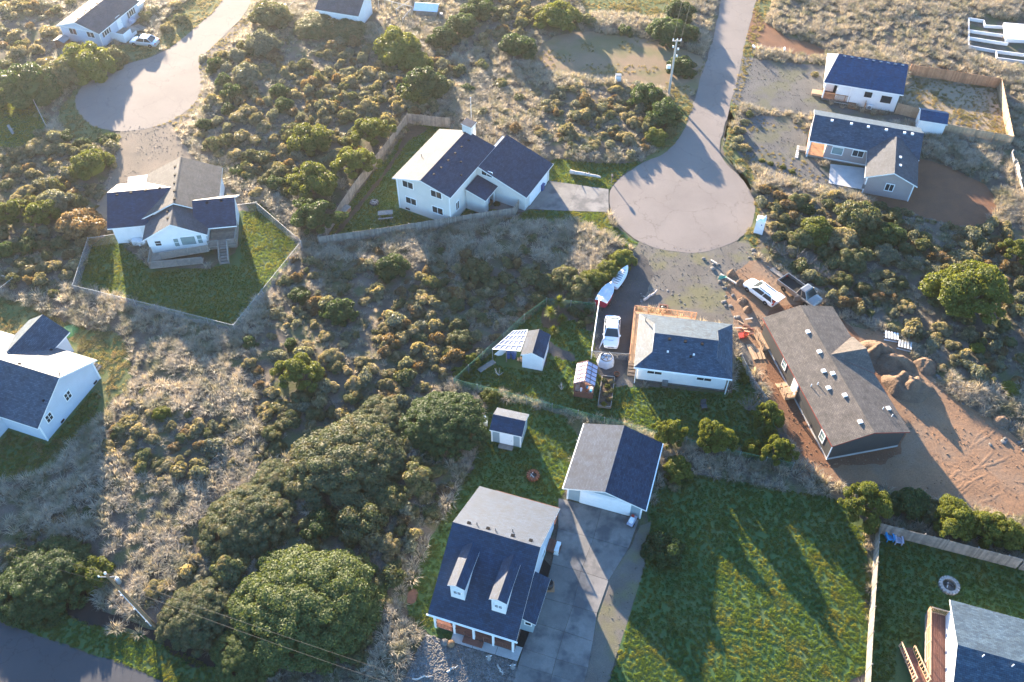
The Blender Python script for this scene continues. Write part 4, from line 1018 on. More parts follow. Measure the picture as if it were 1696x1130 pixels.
def chain_fence(label, pts, ht=1.2, wire='galvanised', post='galvanised', bay=3.0, top=None, mesh_gap=.10, ww=.0065):
    o = thing('chain_link_fence', label, 'fence', P(*pts[0])); b0 = P(*pts[0])
    me_p = MB().tube((0,0,0),(0,0,ht+.08),.035,n=6).lathe([(.05,ht+.08),(.03,ht+.13)],6).mesh('post', post)
    for i, (a, b) in enumerate(zip(pts[:-1], pts[1:])):
        A, B = P(*a)-b0, P(*b)-b0; Lt = (B-A).length; n = max(1,round(Lt/bay)); rz = math.atan2((B-A).y,(B-A).x); bl = Lt/n
        me_r = MB().tube((0,0,ht),(bl,0,ht),.021,n=6).mesh('top_rail', top or post)
        mb = MB(); g = mesh_gap; hz = ht-.06
        k = -hz
        while k < bl:
            for s in (1,-1):
                x0, x1 = max(0,k), min(bl,k+hz)
                if x1-x0 < .02: continue
                z0, z1 = (x0-k, x1-k) if s == 1 else (hz-(x0-k), hz-(x1-k))
                mb.beam((x0,.004*s,z0+.04),(x1,.004*s,z1+.04), ww, ww)
            k += g*1.414
        me_m = mb.mesh('wire_mesh', wire)
        for k in range(n):
            p = A.lerp(B,k/n); place('post', me_p, o, p, rz); place('top_rail', me_r, o, p, rz); w = place('wire_mesh', me_m, o, p, rz)
        if i == len(pts)-2: place('post', me_p, o, B, rz)
    return o
chain_fence('galvanised wire fence around the white winged house yard', [(200,402),(152,409),(127,487),(262,520),(391,553),(502,414),(428,350),(396,354)], 1.45)
chain_fence('short galvanised wire fence at picture edge above pale gable house', [(-30,486),(0,494),(27,473),(-20,460)], 1.2)
chain_fence('green wire fence around the greenhouse yard', [(1310,780),(1180,752),(1000,705),(830,660),(752,641),(800,597),(868,535),(905,508),(985,516)], 1.35, 'wire_green', 'galvanised', top='wire_green')
chain_fence('low wire gate fence between white car and hip roofed house', [(980,592),(1008,595),(1040,597)], 1.1)
chain_fence('galvanised wire fence between hip roofed house and charcoal house', [(1226,600),(1245,640),(1268,672)], 1.2)
def gate_pipe():
    o = thing('fence_rail','long white pipe rail along the dark gravel drive','rail',P(991,512)); b0 = P(991,512)
    q = P(979,595)-b0
    for t in (0,.33,.66,1): MB().tube((q.x*t,q.y*t,0),(q.x*t,q.y*t,1.35),.04,n=6).build('post','metal_white',o)
    MB().tube((0,0,1.35),(q.x,q.y,1.35),.06,n=8).build('rail','metal_white',o)
gate_pipe()
def rail_fence(label, pts, ht):
    o = thing('pipe_fence', label, 'fence', P(*pts[0])); b0 = P(*pts[0])
    for a, b in zip(pts[:-1], pts[1:]):
        A, B = P(*a)-b0, P(*b)-b0; n = max(1,round((B-A).length/2.4))
        for k in range(n+1):
            q = A.lerp(B,k/n); MB().tube(q,q+Vector((0,0,ht)),.05,n=6).build('post','wood_pole_grey',o)
        MB().beam(A+Vector((0,0,ht)),B+Vector((0,0,ht)),.07,.07).build('rail','wood_pole_grey',o)
rail_fence('thin pipe fence around small lawn near far cul-de-sac', [(-30,178),(60,176),(79,215)], 1.2)
rail_fence('pale pipe rail beside the red vehicle at top', [(480,20),(497,2)], 1.0)

# ------------------------------------------------------------------ poles and wires
def catenary(a, b, sag, n=14):
    return [a.lerp(b,t) - Vector((0,0,sag*4*t*(1-t))) for t in [i/n for i in range(n+1)]]
hp = height_at((257,1037),(175,951)); base = P(257,1037); topw = P(175,951,hp)
po = thing('utility_pole','brown timber utility pole with transformer by the lower road','utility pole',base)
lt = topw-base
MB().tube((0,0,-.1),lt,.17,.11,12).build('shaft','wood_pole',po)
q = lt*.83
tr = MB().lathe([(.05,-.4),(.19,-.38),(.2,-.3),(.2,.25),(.14,.33),(.05,.36)],14,c=(.32,0)).build('transformer','galvanised',po,q,R(60),True)
for s in (-1,1): MB().lathe([(.03,.33),(.05,.38),(.03,.44),(.05,.5),(.02,.56)],8,c=(.32+s*.08,s*.06)).build('bushing','plastic_white',tr)
MB().lathe([(.04,0),(.1,.06),(.1,.2),(.04,.28)],10).build('insulator','plastic_white',po,lt)
MB().beam(lt*.95+Vector((-.8,0,0)),lt*.95+Vector((.5,0,0)),.08,.08).build('bracket','metal_grey',po); MB().lathe([(.03,0),(.07,.05),(.03,.1),(.07,.15),(.02,.25)],8).build('cutout','plastic_white',po,lt*.95+Vector((-.75,0,0)))
MB().tube((-.35,0,0),lt*.7+Vector((-.2,0,0)),.05,n=8).build('conduit','metal_white',po)
for z in (.1,.35,.62): MB().box(-.4,.0,-.04,.04,-.03,.03).build('standoff','metal_white',po,lt*z+Vector((-.05,0,0)))
W1 = topw+Vector((0,0,.25)); W2 = base+lt*.8
for k,(a,b,lb) in enumerate(((W1,P(-150,848,hp+.2),'upper wire running from transformer pole past the roadside thicket'),(W2,P(-150,868,hp*.8),'lower wire running from transformer pole past the roadside thicket'),(W1,P(760,1150,hp-.3),'upper wire crossing the big round shrubs from transformer pole'),(W2,P(700,1150,hp*.8-.3),'lower wire crossing the big round shrubs from transformer pole'))):
    tag(MB().path(catenary(a,b,.45),.009,5).build('power_line','metal_dark'),lb,'wire')
hp = height_at((1107,158),(1121,66)); base = P(1107,158); topw = P(1121,66,hp); lt = topw-base
po = thing('utility_pole','pale grey utility pole beside the straight road','utility pole',base)
MB().tube((0,0,-.1),lt,.19,.13,12).build('shaft','wood_pole_grey',po)
MB().beam(lt*.98+Vector((-.6,0,0)),lt*.98+Vector((.7,0,0)),.12,.12).build('crossarm','wood_pole_grey',po)
for x in (-.5,.1,.6): MB().lathe([(.05,0),(.09,.1),(.04,.15),(.09,.22),(.03,.32)],8).build('insulator','plastic_white',po,lt*.98+Vector((x,0,.06)))
for z,x in ((.86,-.35),(.82,.4),(.7,.35)): MB().lathe([(.05,0),(.12,.05),(.12,.3),(.05,.36)],8).build('cutout','metal_white',po,lt*z+Vector((x,0,0)))
MB().box(-.75,-.2,-.15,.15,0,.5).build('bracket_box','metal_white',po,lt*.5+Vector((-.1,0,0)))
for k,x in enumerate((-.5,.6)): tag(MB().path(catenary(topw+Vector((x,0,.3)),P(1162+k*8,-120,hp+.5)+Vector((x,0,0)),.5),.011,5).build('power_line','metal_dark'),('wire leaving the pale pole, side nearer the bare lot','wire leaving the pale pole, side nearer the road')[k],'wire')

# ------------------------------------------------------------------ vehicles
def loft(mb, secs, m=0):
    """secs: list of (x, [(y,z)...]) half profiles from sill to centre; mirrored"""
    n = len(secs[0][1]); vs = []
    for x, pr in secs:
        vs += [(x,y,z) for y,z in pr] + [(x,-y,z) for y,z in reversed(pr)]
    k = 2*n; fs = []
    for i in range(len(secs)-1):
        for j in range(k-1): fs.append((i*k+j, i*k+j+1, (i+1)*k+j+1, (i+1)*k+j))
        fs.append((i*k+k-1, i*k, (i+1)*k, (i+1)*k+k-1))
    fs += [tuple(range(k)), tuple(reversed(range((len(secs)-1)*k, len(secs)*k)))]
    mb.add(vs, [f[::-1] for f in fs], m); return mb
def wheel(parent, p, r, w=.21):
    t = MB().lathe([(r*.62,-w/2),(r*.95,-w/2),(r,-w/2+.03),(r,w/2-.03),(r*.95,w/2),(r*.62,w/2)],16).mesh('tyre','rubber')
    g = MB().lathe([(.03,-w/2-.005),(r*.62,-w/2+.01),(r*.62,w/2-.01),(.03,w/2+.005)],10).mesh('rim','rim_silver')
    e = place('wheel', t, parent, p, (R(90),0,0)); place('rim', g, e)
def car(name, label, cat, rear_px, front_px, paintm, L=4.7, W=1.82, H=1.45, style='sedan'):
    a, b = P(*rear_px), P(*front_px); c = (a+b)/2; rz = math.atan2((b-a).y,(b-a).x)
    o = thing(name, label, cat, (c.x,c.y,.03), rz); h, w = L/2, W/2
    FOOT.append([(c.x+x*math.cos(rz)-y*math.sin(rz), c.y+x*math.sin(rz)+y*math.cos(rz)) for x,y in ((-h,-w),(h,-w),(h,w),(-h,w))])
    bh = {'sedan':.92,'wagon':.92,'pickup':1.05}[style]; z0 = .28 if style != 'pickup' else .42
    def sec(x, wf, top, crown): return (x, [(w*wf*.93,z0),(w*wf,z0+.22),(w*wf,top-.16),(w*wf*.93,top-.03),(w*wf*.6,top+crown),(.0,top+crown*1.3)])
    if style == 'pickup':
        s = [sec(.02*L,1,bh,.02),sec(.12*L,1,bh,.03),sec(.36*L,.99,bh,.03),sec(.47*L,.95,bh-.04,.03),sec(.5*L,.86,bh-.2,.02)]
        body = loft(MB(), s).build('body',paintm,o,smooth=False)
        bed = MB().box(-h,.02*L,-w,-w+.09,z0,bh+.02).box(-h,.02*L,w-.09,w,z0,bh+.02).box(-h,.02*L-.01,-w+.09,w-.09,z0,.62).box(-h-.03,-h+.06,-w+.02,w-.02,z0,bh)
        bed.build('truck_bed',paintm,o); MB().box(-h+.07,.0,-w+.1,w-.1,.621,.66).build('bed_liner','rubber',o)
        x0,x1,x2,x3 = .02*L,.055*L,.20*L,.31*L
    else:
        s = [sec(-h,.82,.72,.02),sec(-h+.12,.93,.86,.03),sec(-h+.7,1,bh,.03),sec(-.1*L,1,bh,.02),sec(.2*L,1,bh-.02,.03),sec(h-.55,.97,.82,.04),sec(h-.12,.88,.68,.03),sec(h,.76,.56,.02)]
        body = loft(MB(), s).build('body',paintm,o,smooth=False)
        x0,x1,x2,x3 = {'sedan':(-.40*L,-.24*L,.06*L,.24*L),'wagon':(-.47*L,-.40*L,.06*L,.24*L)}[style]
    zt = H; zb = bh+.01; wi = w*.72; wo = w*.93
    gl = MB(); gv = [(x0,-wo,zb),(x3,-wo,zb),(x3,wo,zb),(x0,wo,zb),(x1,-wi,zt-.03),(x2,-wi,zt-.03),(x2,wi,zt-.03),(x1,wi,zt-.03)]
    gl.add(gv,[(0,1,5,4),(1,2,6,5),(2,3,7,6),(3,0,4,7)]); gl.build('windows','glass_dark',o)
    MB().add([(x1-.04,-wi-.02,zt-.035),(x2+.04,-wi-.02,zt-.035),(x2+.04,wi+.02,zt-.035),(x1-.04,wi+.02,zt-.035),(x1+.1,-wi*.8,zt+.02),(x2-.1,-wi*.8,zt+.02),(x2-.1,wi*.8,zt+.02),(x1+.1,wi*.8,zt+.02)],[(4,5,6,7),(0,1,5,4),(1,2,6,5),(2,3,7,6),(3,0,4,7)]).build('roof',paintm,o)
    V = [Vector(q) for q in gv]
    mb = MB()
    for i,j in ((0,4),(1,5),(2,6),(3,7)): mb.beam(V[i],V[j],.09,.07)
    for s_ in (-1,1):
        xm = (x0+x3)/2-.1; xt = (x1+x2)/2-.1; mb.beam((xm,s_*wo*1.005,zb),(xt,s_*wi*1.005,zt-.03),.1,.04)
    mb.build('pillars',paintm,o)
    r = .33 if style != 'pickup' else .39
    for x in (-.30*L,.31*L):
        for s_ in (-1,1): wheel(o,(x,s_*(w-.1),r),r)
    for s_ in (-1,1):
        MB().box(h-.3,h-.1,s_*w*.62-.14,s_*w*.62+.14,.58 if style!='pickup' else .72,.70 if style!='pickup' else .9).build('headlight','headlight',o); MB().box(-h-.01,-h+.14,s_*w*.74-.14,s_*w*.74+.14,.62,.80).build('taillight','taillight',o)
        MB().box(x3-.25,x3-.1,s_*(w+.02)-.09,s_*(w+.02)+.09,zb+.02,zb+.16).build('mirror',paintm,o)
    MB().box(h-.06,h+.02,-.35,.35,.42,.52).build('grille','metal_dark',o)
    return o
car('silver_car','silver sedan parked on grass by pale blue bungalow','car',(259,76),(222,72),'paint_silver',4.5,1.8)
wc = car('white_car','white sedan parked on dark gravel facing the greenhouse','car',(1014,533),(1011,578),'paint_white',4.6,1.8)
wg = car('station_wagon','white wagon with tailgate raised on dirt beside pickup','car',(1282,506),(1238,473),'paint_white',4.6,1.78,1.48,'wagon')
MB().box(-2.75,-1.95,-.7,.7,1.45,1.52).build('tailgate','paint_white',wg); MB().box(-2.3,-2.0,-.6,.6,.85,1.1).build('cargo','plastic_orange',wg); MB().box(-1.5,.2,-.5,-.44,1.5,1.56).box(-1.5,.2,.44,.5,1.5,1.56).build('roof_rack','metal_dark',wg)
pk = car('pickup_truck','silver pickup with empty bed parked behind charcoal house','truck',(1297,471),(1349,509),'paint_pewter',5.4,1.95,1.8,'pickup')
MB().beam((.85,-1.0,.85),(.45,-1.65,.85),.05,.8).build('open_door','paint_pewter',pk)
car('red_car','red car partly cut by picture top beside outbuilding','car',(522,-18),(508,8),'paint_red',4.6,1.8)
tg = MB().add([(-.9,.2,.9),(.6,1.0,.95),(1.2,.7,.82),(.2,-.1,.95),(-1.3,-.6,.1),(-.5,.35,.88)],[(0,3,2,1),(0,5,4)]).build('dust_sheet','cloth_white',None,P(1010,573))
tag(tg,'white sheet trailing off the parked sedan bonnet','cloth')

# boats
def boat(name,label,stern,bow,W,H,side,deck):
    a,b = P(*stern),P(*bow); c=(a+b)/2; rz=math.atan2((b-a).y,(b-a).x); L=(b-a).length
    o = thing(name,label,'boat',c,rz); h=L/2
    def s(x,f,keel,top): return (x*h,[(.02,keel),(W/2*f*.75,keel+.08),(W/2*f*.97,keel+(top-keel)*.45),(W/2*f,top)])
    st=[(-1,.92,.35,H),(-.4,1,.32,H),(.2,.92,.32,H+.05),(.6,.66,.38,H+.12),(.85,.33,.5,H+.2),(1,.05,.75,H+.26)]
    mb=MB(); vs=[];k=8;fs=[]
    for q in st:
        x,pr=s(*q); vs+=[(x,y,z) for y,z in reversed(pr)]+[(x,-y,z) for y,z in pr]
    for i in range(len(st)-1):
        for j in range(k-1): fs.append((i*k+j,i*k+j+1,(i+1)*k+j+1,(i+1)*k+j))
    fs.append(tuple(range(k))); mb.add(vs,[f[::-1] for f in fs]); mb.build('hull',side,o)
    mb=MB(); vs=[]
    for x,f,kl,tp in st: vs+=[(x*h,W/2*f*.9,tp+.03),(x*h,0,tp+.14),(x*h,-W/2*f*.9,tp+.03)]
    fs=[]
    for i in range(len(st)-1):
        fs+=[(i*3,i*3+1,i*3+4,i*3+3),(i*3+1,i*3+2,i*3+5,i*3+4)]
    mb.add(vs,[f[::-1] for f in fs]); mb.build('cover',deck,o)
    mb=MB()
    for sg in (-1,1):
        pts=[Vector((x*h,sg*(W/2*f*.95),tp+.0)) for x,f,kl,tp in st]
        for p,q in zip(pts[:-1],pts[1:]): mb.beam(p,q,.07,.05)
    mb.build('gunwale','plastic_white',o)
    MB().beam((-h*.6,0,.25),(h*.9,0,.3),.1,.1).beam((-h*.4,-W/2,.25),(-h*.4,W/2,.25),.1,.1).build('trailer_frame','metal_dark',o)
    for sg in (-1,1): wheel(o,(-h*.4,sg*(W/2-.05),.28),.28,.16)
    return o
boat('motor_boat','red hulled boat under white cover beside the bushes',(994,512),(1012,482),1.6,1.25,'boat_red','cloth_white')
b2=boat('dinghy','slender white boat with ribbed top nearer the cul-de-sac',(1015,482),(1038,450),1.25,.75,'plastic_white','plastic_white')
for k in range(8):
    f=1-abs(k-2)*.1; MB().box(-.05,.05,-.42*f,.42*f,0,.05).build('rib','metal_grey',b2,(-1.5+k*.36,0,1.0))

# ------------------------------------------------------------------ yard objects
t_ = thing('covered_tub','round tub under white sheet with dark wheel on top','tub',P(1003,601))
prof=[(.95,.02),(.92,.3),(.86,.6),(.80,.86),(.72,.92),(.1,.93)]
mb=MB(); n=28; vs=[]
for r,z in prof:
    for i in range(n): A=2*math.pi*i/n; f=1+.05*math.sin(7*A)*(1-z); vs.append((r*f*math.cos(A),r*f*math.sin(A),z))
mb.add(vs,[(k*n+i,k*n+(i+1)%n,(k+1)*n+(i+1)%n,(k+1)*n+i) for k in range(len(prof)-1) for i in range(n)]+[tuple(range((len(prof)-1)*n,len(prof)*n))]); mb.build('sheet','cloth_white',t_,smooth=True)
mb=MB()
for i in range(20):
    A=2*math.pi*i/20;B=2*math.pi*(i+1)/20; mb.tube((.62*math.cos(A),.62*math.sin(A),1.0),(.62*math.cos(B),.62*math.sin(B),1.0),.05,n=5)
for i in range(5): A=2*math.pi*i/5; mb.beam((0,0,1.0),(.6*math.cos(A),.6*math.sin(A),1.0),.06,.04)
mb.build('wheel_ring','metal_dark',t_)
def planter(label,px,rot,L,W):
    o=thing('raised_planter',label,'planter',P(*px),R(rot))
    for x in (-L/2,L/2): MB().box(x-.04,x+.04,-W/2,W/2,0,.4).build('end_board','wood_grey',o)
    for y in (-W/2,W/2): MB().box(-L/2+.05,L/2-.05,y-.04,y+.04,0,.4).build('side_board','wood_grey',o)
    MB().box(-L/2+.05,L/2-.05,-W/2+.05,W/2-.05,.02,.33).build('soil','soil_bed',o); return o
planter('long raised planter bed of weathered boards beside greenhouse',(1004,651),80,4.1,1.35)
o=thing('flower_pot','round terracotta pot near the planter bed','pot',P(1021,623)); MB().lathe([(.2,0),(.32,.38),(.34,.42),(.28,.42),(.26,.34)],12).build('pot_body','rust',o); MB().lathe([(.26,.34),(.05,.36)],12).build('soil','soil_bed',o)
def firepit(label,px,rad,n,mat,inner='ash',ht=.28,flat=False):
    o=thing('fire_pit',label,'fire pit',P(*px))
    me=MB().box(-math.pi*rad/n*.92,math.pi*rad/n*.92,-.16,.16,0,ht).mesh('ring_stone',mat)
    for i in range(n): A=2*math.pi*i/n; place('ring_stone',me,o,(rad*math.cos(A),rad*math.sin(A),random.uniform(0,.02)),A+math.pi/2)
    MB().lathe([(rad-.12,.03),(rad*.4,.07),(.05,.1)],16).build('ashes',inner,o)
    for k in range(4): MB().tube((-.3,0,.12),(.3,0,.18),.06,n=7).build('burnt_log',random.choice(('driftwood','metal_dark')),o,(random.uniform(-.15,.15),random.uniform(-.15,.15),.02*k),k*1.1)
    return o
firepit('rusty round fire pit on the lawn behind the dormered house',(883,789),.5,14,'rust')
firepit('pale stone fire ring on the lawn by the garden chairs',(1571,971),.75,18,'stone_pale')
firepit('small stone fire ring on lawn of two storey house',(620,337),.42,11,'stone_grey')
def adirondack(label,px,rot,mat):
    o=thing('garden_chair',label,'chair',P(*px),R(rot))
    for x in (-.3,.3):
        MB().box(x-.04,x+.04,.28,.36,0,.56).build('leg',mat,o); MB().beam((x,.3,.36),(x,-.5,.03),.05,.12).build('leg',mat,o); MB().box(x-.08,x+.08,-.4,.42,.56,.6).build('armrest',mat,o)
    for k in range(5): MB().box(-.29,.29,.0,.12,0,.025).build('seat_slat',mat,o,(0,.22-k*.14,.37-k*.045))
    for k in range(5):
        x=-.24+k*.12; MB().beam((x,-.32,.16),(x*1.25,-.72,1.0-abs(k-2)*.05),.1,.025,up=(0,1,.4)).build('back_slat',mat,o)
    return o
adirondack('blue slatted garden chair in the fence corner',(1472,893),180,'chair_blue'); adirondack('grey lilac slatted garden chair beside the blue one',(1486.5,898),172,'chair_grey')
o=thing('picnic_table','grey wooden picnic table on lawn of two storey house','table',P(639,360),R(8))
for k in range(4): MB().box(-.95,.95,-.36+k*.18,-.2+k*.18,.7,.75).build('top_plank','wood_grey',o)
for s in (-1,1):
    MB().box(-.95,.95,s*.72-.13,s*.72+.13,.42,.47).build('bench','wood_grey',o)
    for x in (-.7,.7): MB().beam((x,s*.25,.7),(x,s*.7,0),.09,.05).build('leg','wood_grey',o)
for x in (-.7,.7): MB().beam((x,-.75,.4),(x,.75,.4),.05,.09).build('crossbar','wood_grey',o)
o=thing('storage_crate','brown slatted storage crate against fence of two storey house','crate',P(573,352),R(60))
MB().box(-.6,.6,-.4,.4,0,.65).build('box','wood_red',o); MB().box(-.65,.65,-.45,.45,.66,.72).build('lid','wood_grey',o)
for z in (.12,.34,.54): MB().box(-.62,.62,-.43,-.405,z,z+.12).build('slat','wood_cedar',o)
o=thing('portable_toilet','white portable toilet cabin at the cul-de-sac edge','toilet',P(1256,384),R(-20))
MB().box(-.55,.55,-.55,.55,.1,2.1).build('cabin','plastic_white',o); MB().box(-.42,.42,-.58,-.555,.15,1.95).build('door','plastic_white',o); MB().lathe([(.78,2.1),(.7,2.2),(.35,2.34),(.05,2.36)],4).build('roof','plastic_white',o,rz=R(45)); MB().box(-.58,.58,-.58,.58,0,.1).build('base','metal_grey',o); MB().box(.1,.25,-.6,-.58,1.55,1.7).build('sign','plastic_blue',o); MB().tube((.4,.4,2.1),(.4,.4,2.5),.05,n=6).build('vent_pipe','plastic_white',o)
def mailbox(label,px,mat='metal_dark',rot=0):
    o=thing('mailbox',label,'mailbox',P(*px),R(rot)); MB().box(-.05,.05,-.05,.05,0,1.05).build('post','wood_grey',o); mb=MB(); mb.prism([(-.11,-.28),(.11,-.28),(.11,.28),(-.11,.28)],1.05,1.2); mb.lathe([(.11,-.28),(.11,.28)],10)
    mb=MB().box(-.13,.13,-.3,.3,1.05,1.2); mb.add([(-.13,-.3,1.2),(.13,-.3,1.2),(.09,-.3,1.29),(-.09,-.3,1.29),(-.13,.3,1.2),(.13,.3,1.2),(.09,.3,1.29),(-.09,.3,1.29)],[(0,1,2,3),(7,6,5,4),(1,5,6,2),(2,6,7,3),(3,7,4,0)]); mb.build('box',mat,o); MB().box(.135,.15,-.1,-.05,1.1,1.32).build('flag','plastic_red',o); return o
mailbox('dark mailbox on post by the cul-de-sac verge',(1013,303)); mailbox('white mailbox on post across from the bare lot',(1246,88),'plastic_white',20); mailbox('dark mailbox at roadside near the shrub row',(1198,243))
mailbox('pale mailbox post on gravel drive of new white house',(1297,92),'plastic_white',-10)
o=thing('utility_box','grey utility pedestal at the edge of bare lot','utility box',P(1023,137)); MB().box(-.4,.4,-.3,.3,.1,1.3).build('cabinet','metal_white',o); MB().box(-.45,.45,-.35,.35,1.3,1.38).build('lid','metal_grey',o); MB().box(-.5,.5,-.4,.4,0,.1).build('base','concrete_pale',o)
o=thing('trash_bin','blue wheeled bin by the attached garage door','bin',P(897,315),R(60)); MB().add([(-.25,-.25,.05),(.25,-.25,.05),(.25,.25,.05),(-.25,.25,.05),(-.3,-.32,.95),(.3,-.32,.95),(.3,.32,.95),(-.3,.32,.95)],[(3,2,1,0),(0,1,5,4),(1,2,6,5),(2,3,7,6),(3,0,4,7)]).build('bin_body','plastic_blue',o); MB().box(-.34,.34,-.36,.36,.96,1.04).build('lid','plastic_blue',o)
for s in (-1,1): MB().tube((s*.26,.28,.1),(s*.32,.28,.1),.1,n=10).build('wheel','rubber',o)
for k,(px,py,lb) in enumerate(((803,352,'white garden chair by the blue porch door'),(775,221,'white figure shaped ornament in corner flower bed'))):
    o=thing('plastic_chair' if k==0 else 'garden_ornament',lb,'chair' if k==0 else 'ornament',P(px,py))
    if k==0:
        MB().box(-.25,.25,-.25,.25,.4,.45).build('seat','plastic_white',o); MB().box(-.25,.25,.22,.27,.45,.95).build('backrest','plastic_white',o)
        for x in (-.22,.22):
            for y in (-.22,.22): MB().box(x-.03,x+.03,y-.03,y+.03,0,.4).build('leg','plastic_white',o)
    else:
        MB().lathe([(.22,0),(.16,.5),(.2,.9),(.08,1.0),(.14,1.12),(.04,1.3)],10).build('body','plastic_white',o); MB().lathe([(.3,0),(.3,.08),(.05,.1)],10).build('base','stone_grey',o)
def logpile(label,pts,r,mat='driftwood',n=3,name='log'):
    a,b=P(*pts[0]),P(*pts[1]); o=thing(name,label,'log',a)
    d=b-a; mb=MB(); q=[Vector((0,0,r))]
    for i in range(1,6): q.append(Vector((d.x*i/5,d.y*i/5,r))+Vector((random.uniform(-.12,.12),random.uniform(-.12,.12),random.uniform(0,.1))))
    for i in range(5): mb.tube(q[i],q[i+1],r*(1-.1*i),r*(1-.1*(i+1)),8)
    mb.build('trunk',mat,o)
    for k in range(n):
        i=random.randint(1,4); e=Vector((random.uniform(-1,1),random.uniform(-1,1),random.uniform(.2,.6))); MB().tube(q[i],q[i]+e*r*3.5,r*.35,r*.15,6).build('branch_stub',mat,o)
logpile('bleached fallen log on the verge above the concrete drive',((944,287),(995,297)),.28); logpile('curved white driftwood by the gravel circle',((1066,499),(1090,483)),.16)
for k,(a,b,lb) in enumerate((((740,1114),(758,1105),'small driftwood piece at edge of pebble bed'),((824,1102),(833,1120),'driftwood stick standing on shaded pebbles'),((683,1125),(715,1120),'branching driftwood lying at bottom of pebble bed'))): logpile(lb,(a,b),.09)
for k,(px,py,lb) in enumerate(((810,1091,'white pebble bed ornament by the patio middle'),(849,1106,'white pebble bed ornament by the driveway'))):
    o=thing('garden_ornament',lb,'ornament',P(px,py)); MB().lathe([(.25,0),(.2,.12),(.1,.3),(.16,.5),(.06,.62),(.1,.72),(.02,.8)],10).build('body','stone_pale',o); MB().beam((-.25,0,.45),(.25,0,.62),.06,.06).build('wing','plastic_white',o)
for k,(px,py,lb) in enumerate(((737,1066,'dark boulder at patio corner'),(747,1068,'brown boulder beside the dark one at patio corner'))):
    mb=MB().lathe([(.1,0),(.34,.1),(.36,.26),(.22,.42),(.04,.46)],9); tag(mb.build('boulder',('stone_grey','wood_pole')[k],None,P(px,py),k),lb,'rock')
o=thing('yard_cart','cluttered white cart with red ball beside garage corner','cart',P(1046,866),R(60)); MB().box(-.6,.6,-.3,.3,.35,.5).build('tray','chair_grey',o); MB().box(-.4,.1,-.2,.2,.5,.85).build('load','plastic_white',o); MB().beam((.5,0,.4),(1.1,0,.9),.05,.05).build('handle','metal_grey',o); MB().lathe([(.04,.5),(.15,.56),(.18,.66),(.12,.78),(.03,.82)],10,c=(.35,.1)).build('ball','plastic_red',o,smooth=True)
for s in (-1,1): MB().tube((-.3,s*.3,.2),(-.3,s*.36,.2),.2,n=12).build('wheel','rubber',o)
o=thing('rain_barrel','dark barrel on timber stand beside the driveway entry','barrel',P(909,973)); MB().box(-.5,.5,-.5,.5,.0,.18).build('stand','wood_cedar',o); MB().lathe([(.36,.18),(.42,.55),(.38,.95),(.3,.96),(.3,.9)],14).build('barrel_body','metal_dark',o,smooth=True)
o=thing('heat_pump','white heat pump unit at side of dormered house','heat pump',P(923,912),R(-18)); MB().box(-.2,.2,-.5,.5,.1,.85).build('cabinet','metal_white',o); MB().tube((.2,0,.5),(.215,0,.5),.28,n=14).build('fan_grille','metal_dark',o); MB().box(-.25,.25,-.55,.55,0,.1).build('base','concrete_pale',o)
o=thing('air_unit','white box unit at winged house corner by the downspout','box',P(228,404),R(8)); MB().box(-.5,.5,-.3,.3,.1,.75).build('cabinet','metal_white',o); MB().box(-.55,.55,-.35,.35,0,.1).build('base','concrete_pale',o)
o=thing('lawn_chair','dark chair on shaded grass below hip roofed house','chair',P(1165,676),R(10)); MB().box(-.3,.3,-.3,.3,.35,.4).build('seat','shutter_dark',o); MB().beam((0,.28,.4),(0,.45,.95),.6,.05,up=(0,1,0)).build('backrest','shutter_dark',o)
for x in (-.26,.26):
    for y in (-.26,.26): MB().box(x-.03,x+.03,y-.03,y+.03,0,.35).build('leg','shutter_dark',o)
o=thing('standing_board','grey leaning post on small lawn near far cul-de-sac','post',P(22,222)); MB().beam((0,0,0),(-.35,.3,1.3),.35,.12).build('post_body','stone_pale',o); MB().beam((-.5,.2,.6),(.2,.3,.7),.08,.08).build('arm','stone_pale',o)
tag(MB().lathe([(.5,0),(.9,.2),(.7,.5),(.2,.7)],10).build('boulder','stone_pale',None,P(88,162)),'white rock beside lawn near far cul-de-sac','rock')
tag(MB().lathe([(1.1,.02),(1.1,.06),(.7,.16),(.2,.2)],14).build('green_net','net_green',None,P(114,549),smooth=True),'green goal net shaped as round tarp on rough lawn behind pale gable house','tarp')  # flat round sheet stands in for a green goal net
# small foundation at the far corner
o=thing('house_foundation','white concrete foundation walls of unbuilt house at far corner','foundation',P(1603,82)); b0=P(1603,82)
def fw(a,b,ht=.5,th=.15): A,B=P(*a)-b0,P(*b)-b0; MB().beam(A+Vector((0,0,ht/2)),B+Vector((0,0,ht/2)),th,ht).build('foundation_wall','concrete_white',o)
for a,b in (((1603,34),(1603,80)),((1603,34),(1628,38)),((1628,38),(1630,46)),((1630,46),(1660,48)),((1603,54),(1660,62)),((1604,66),(1668,76)),((1603,80),(1648,88)),((1648,88),(1650,100)),((1650,100),(1710,108)),((1648,88),(1710,96))): fw(a,b)
q=[P(*p)-b0 for p in ((1660,43),(1698,46),(1700,72),(1664,70))]; MB().prism([(p.x,p.y) for p in q],0,.6).build('garage_slab','concrete_white',o); FOOT.append([P2(*p) for p in ((1600,30),(1710,36),(1710,112),(1648,104),(1600,84))])

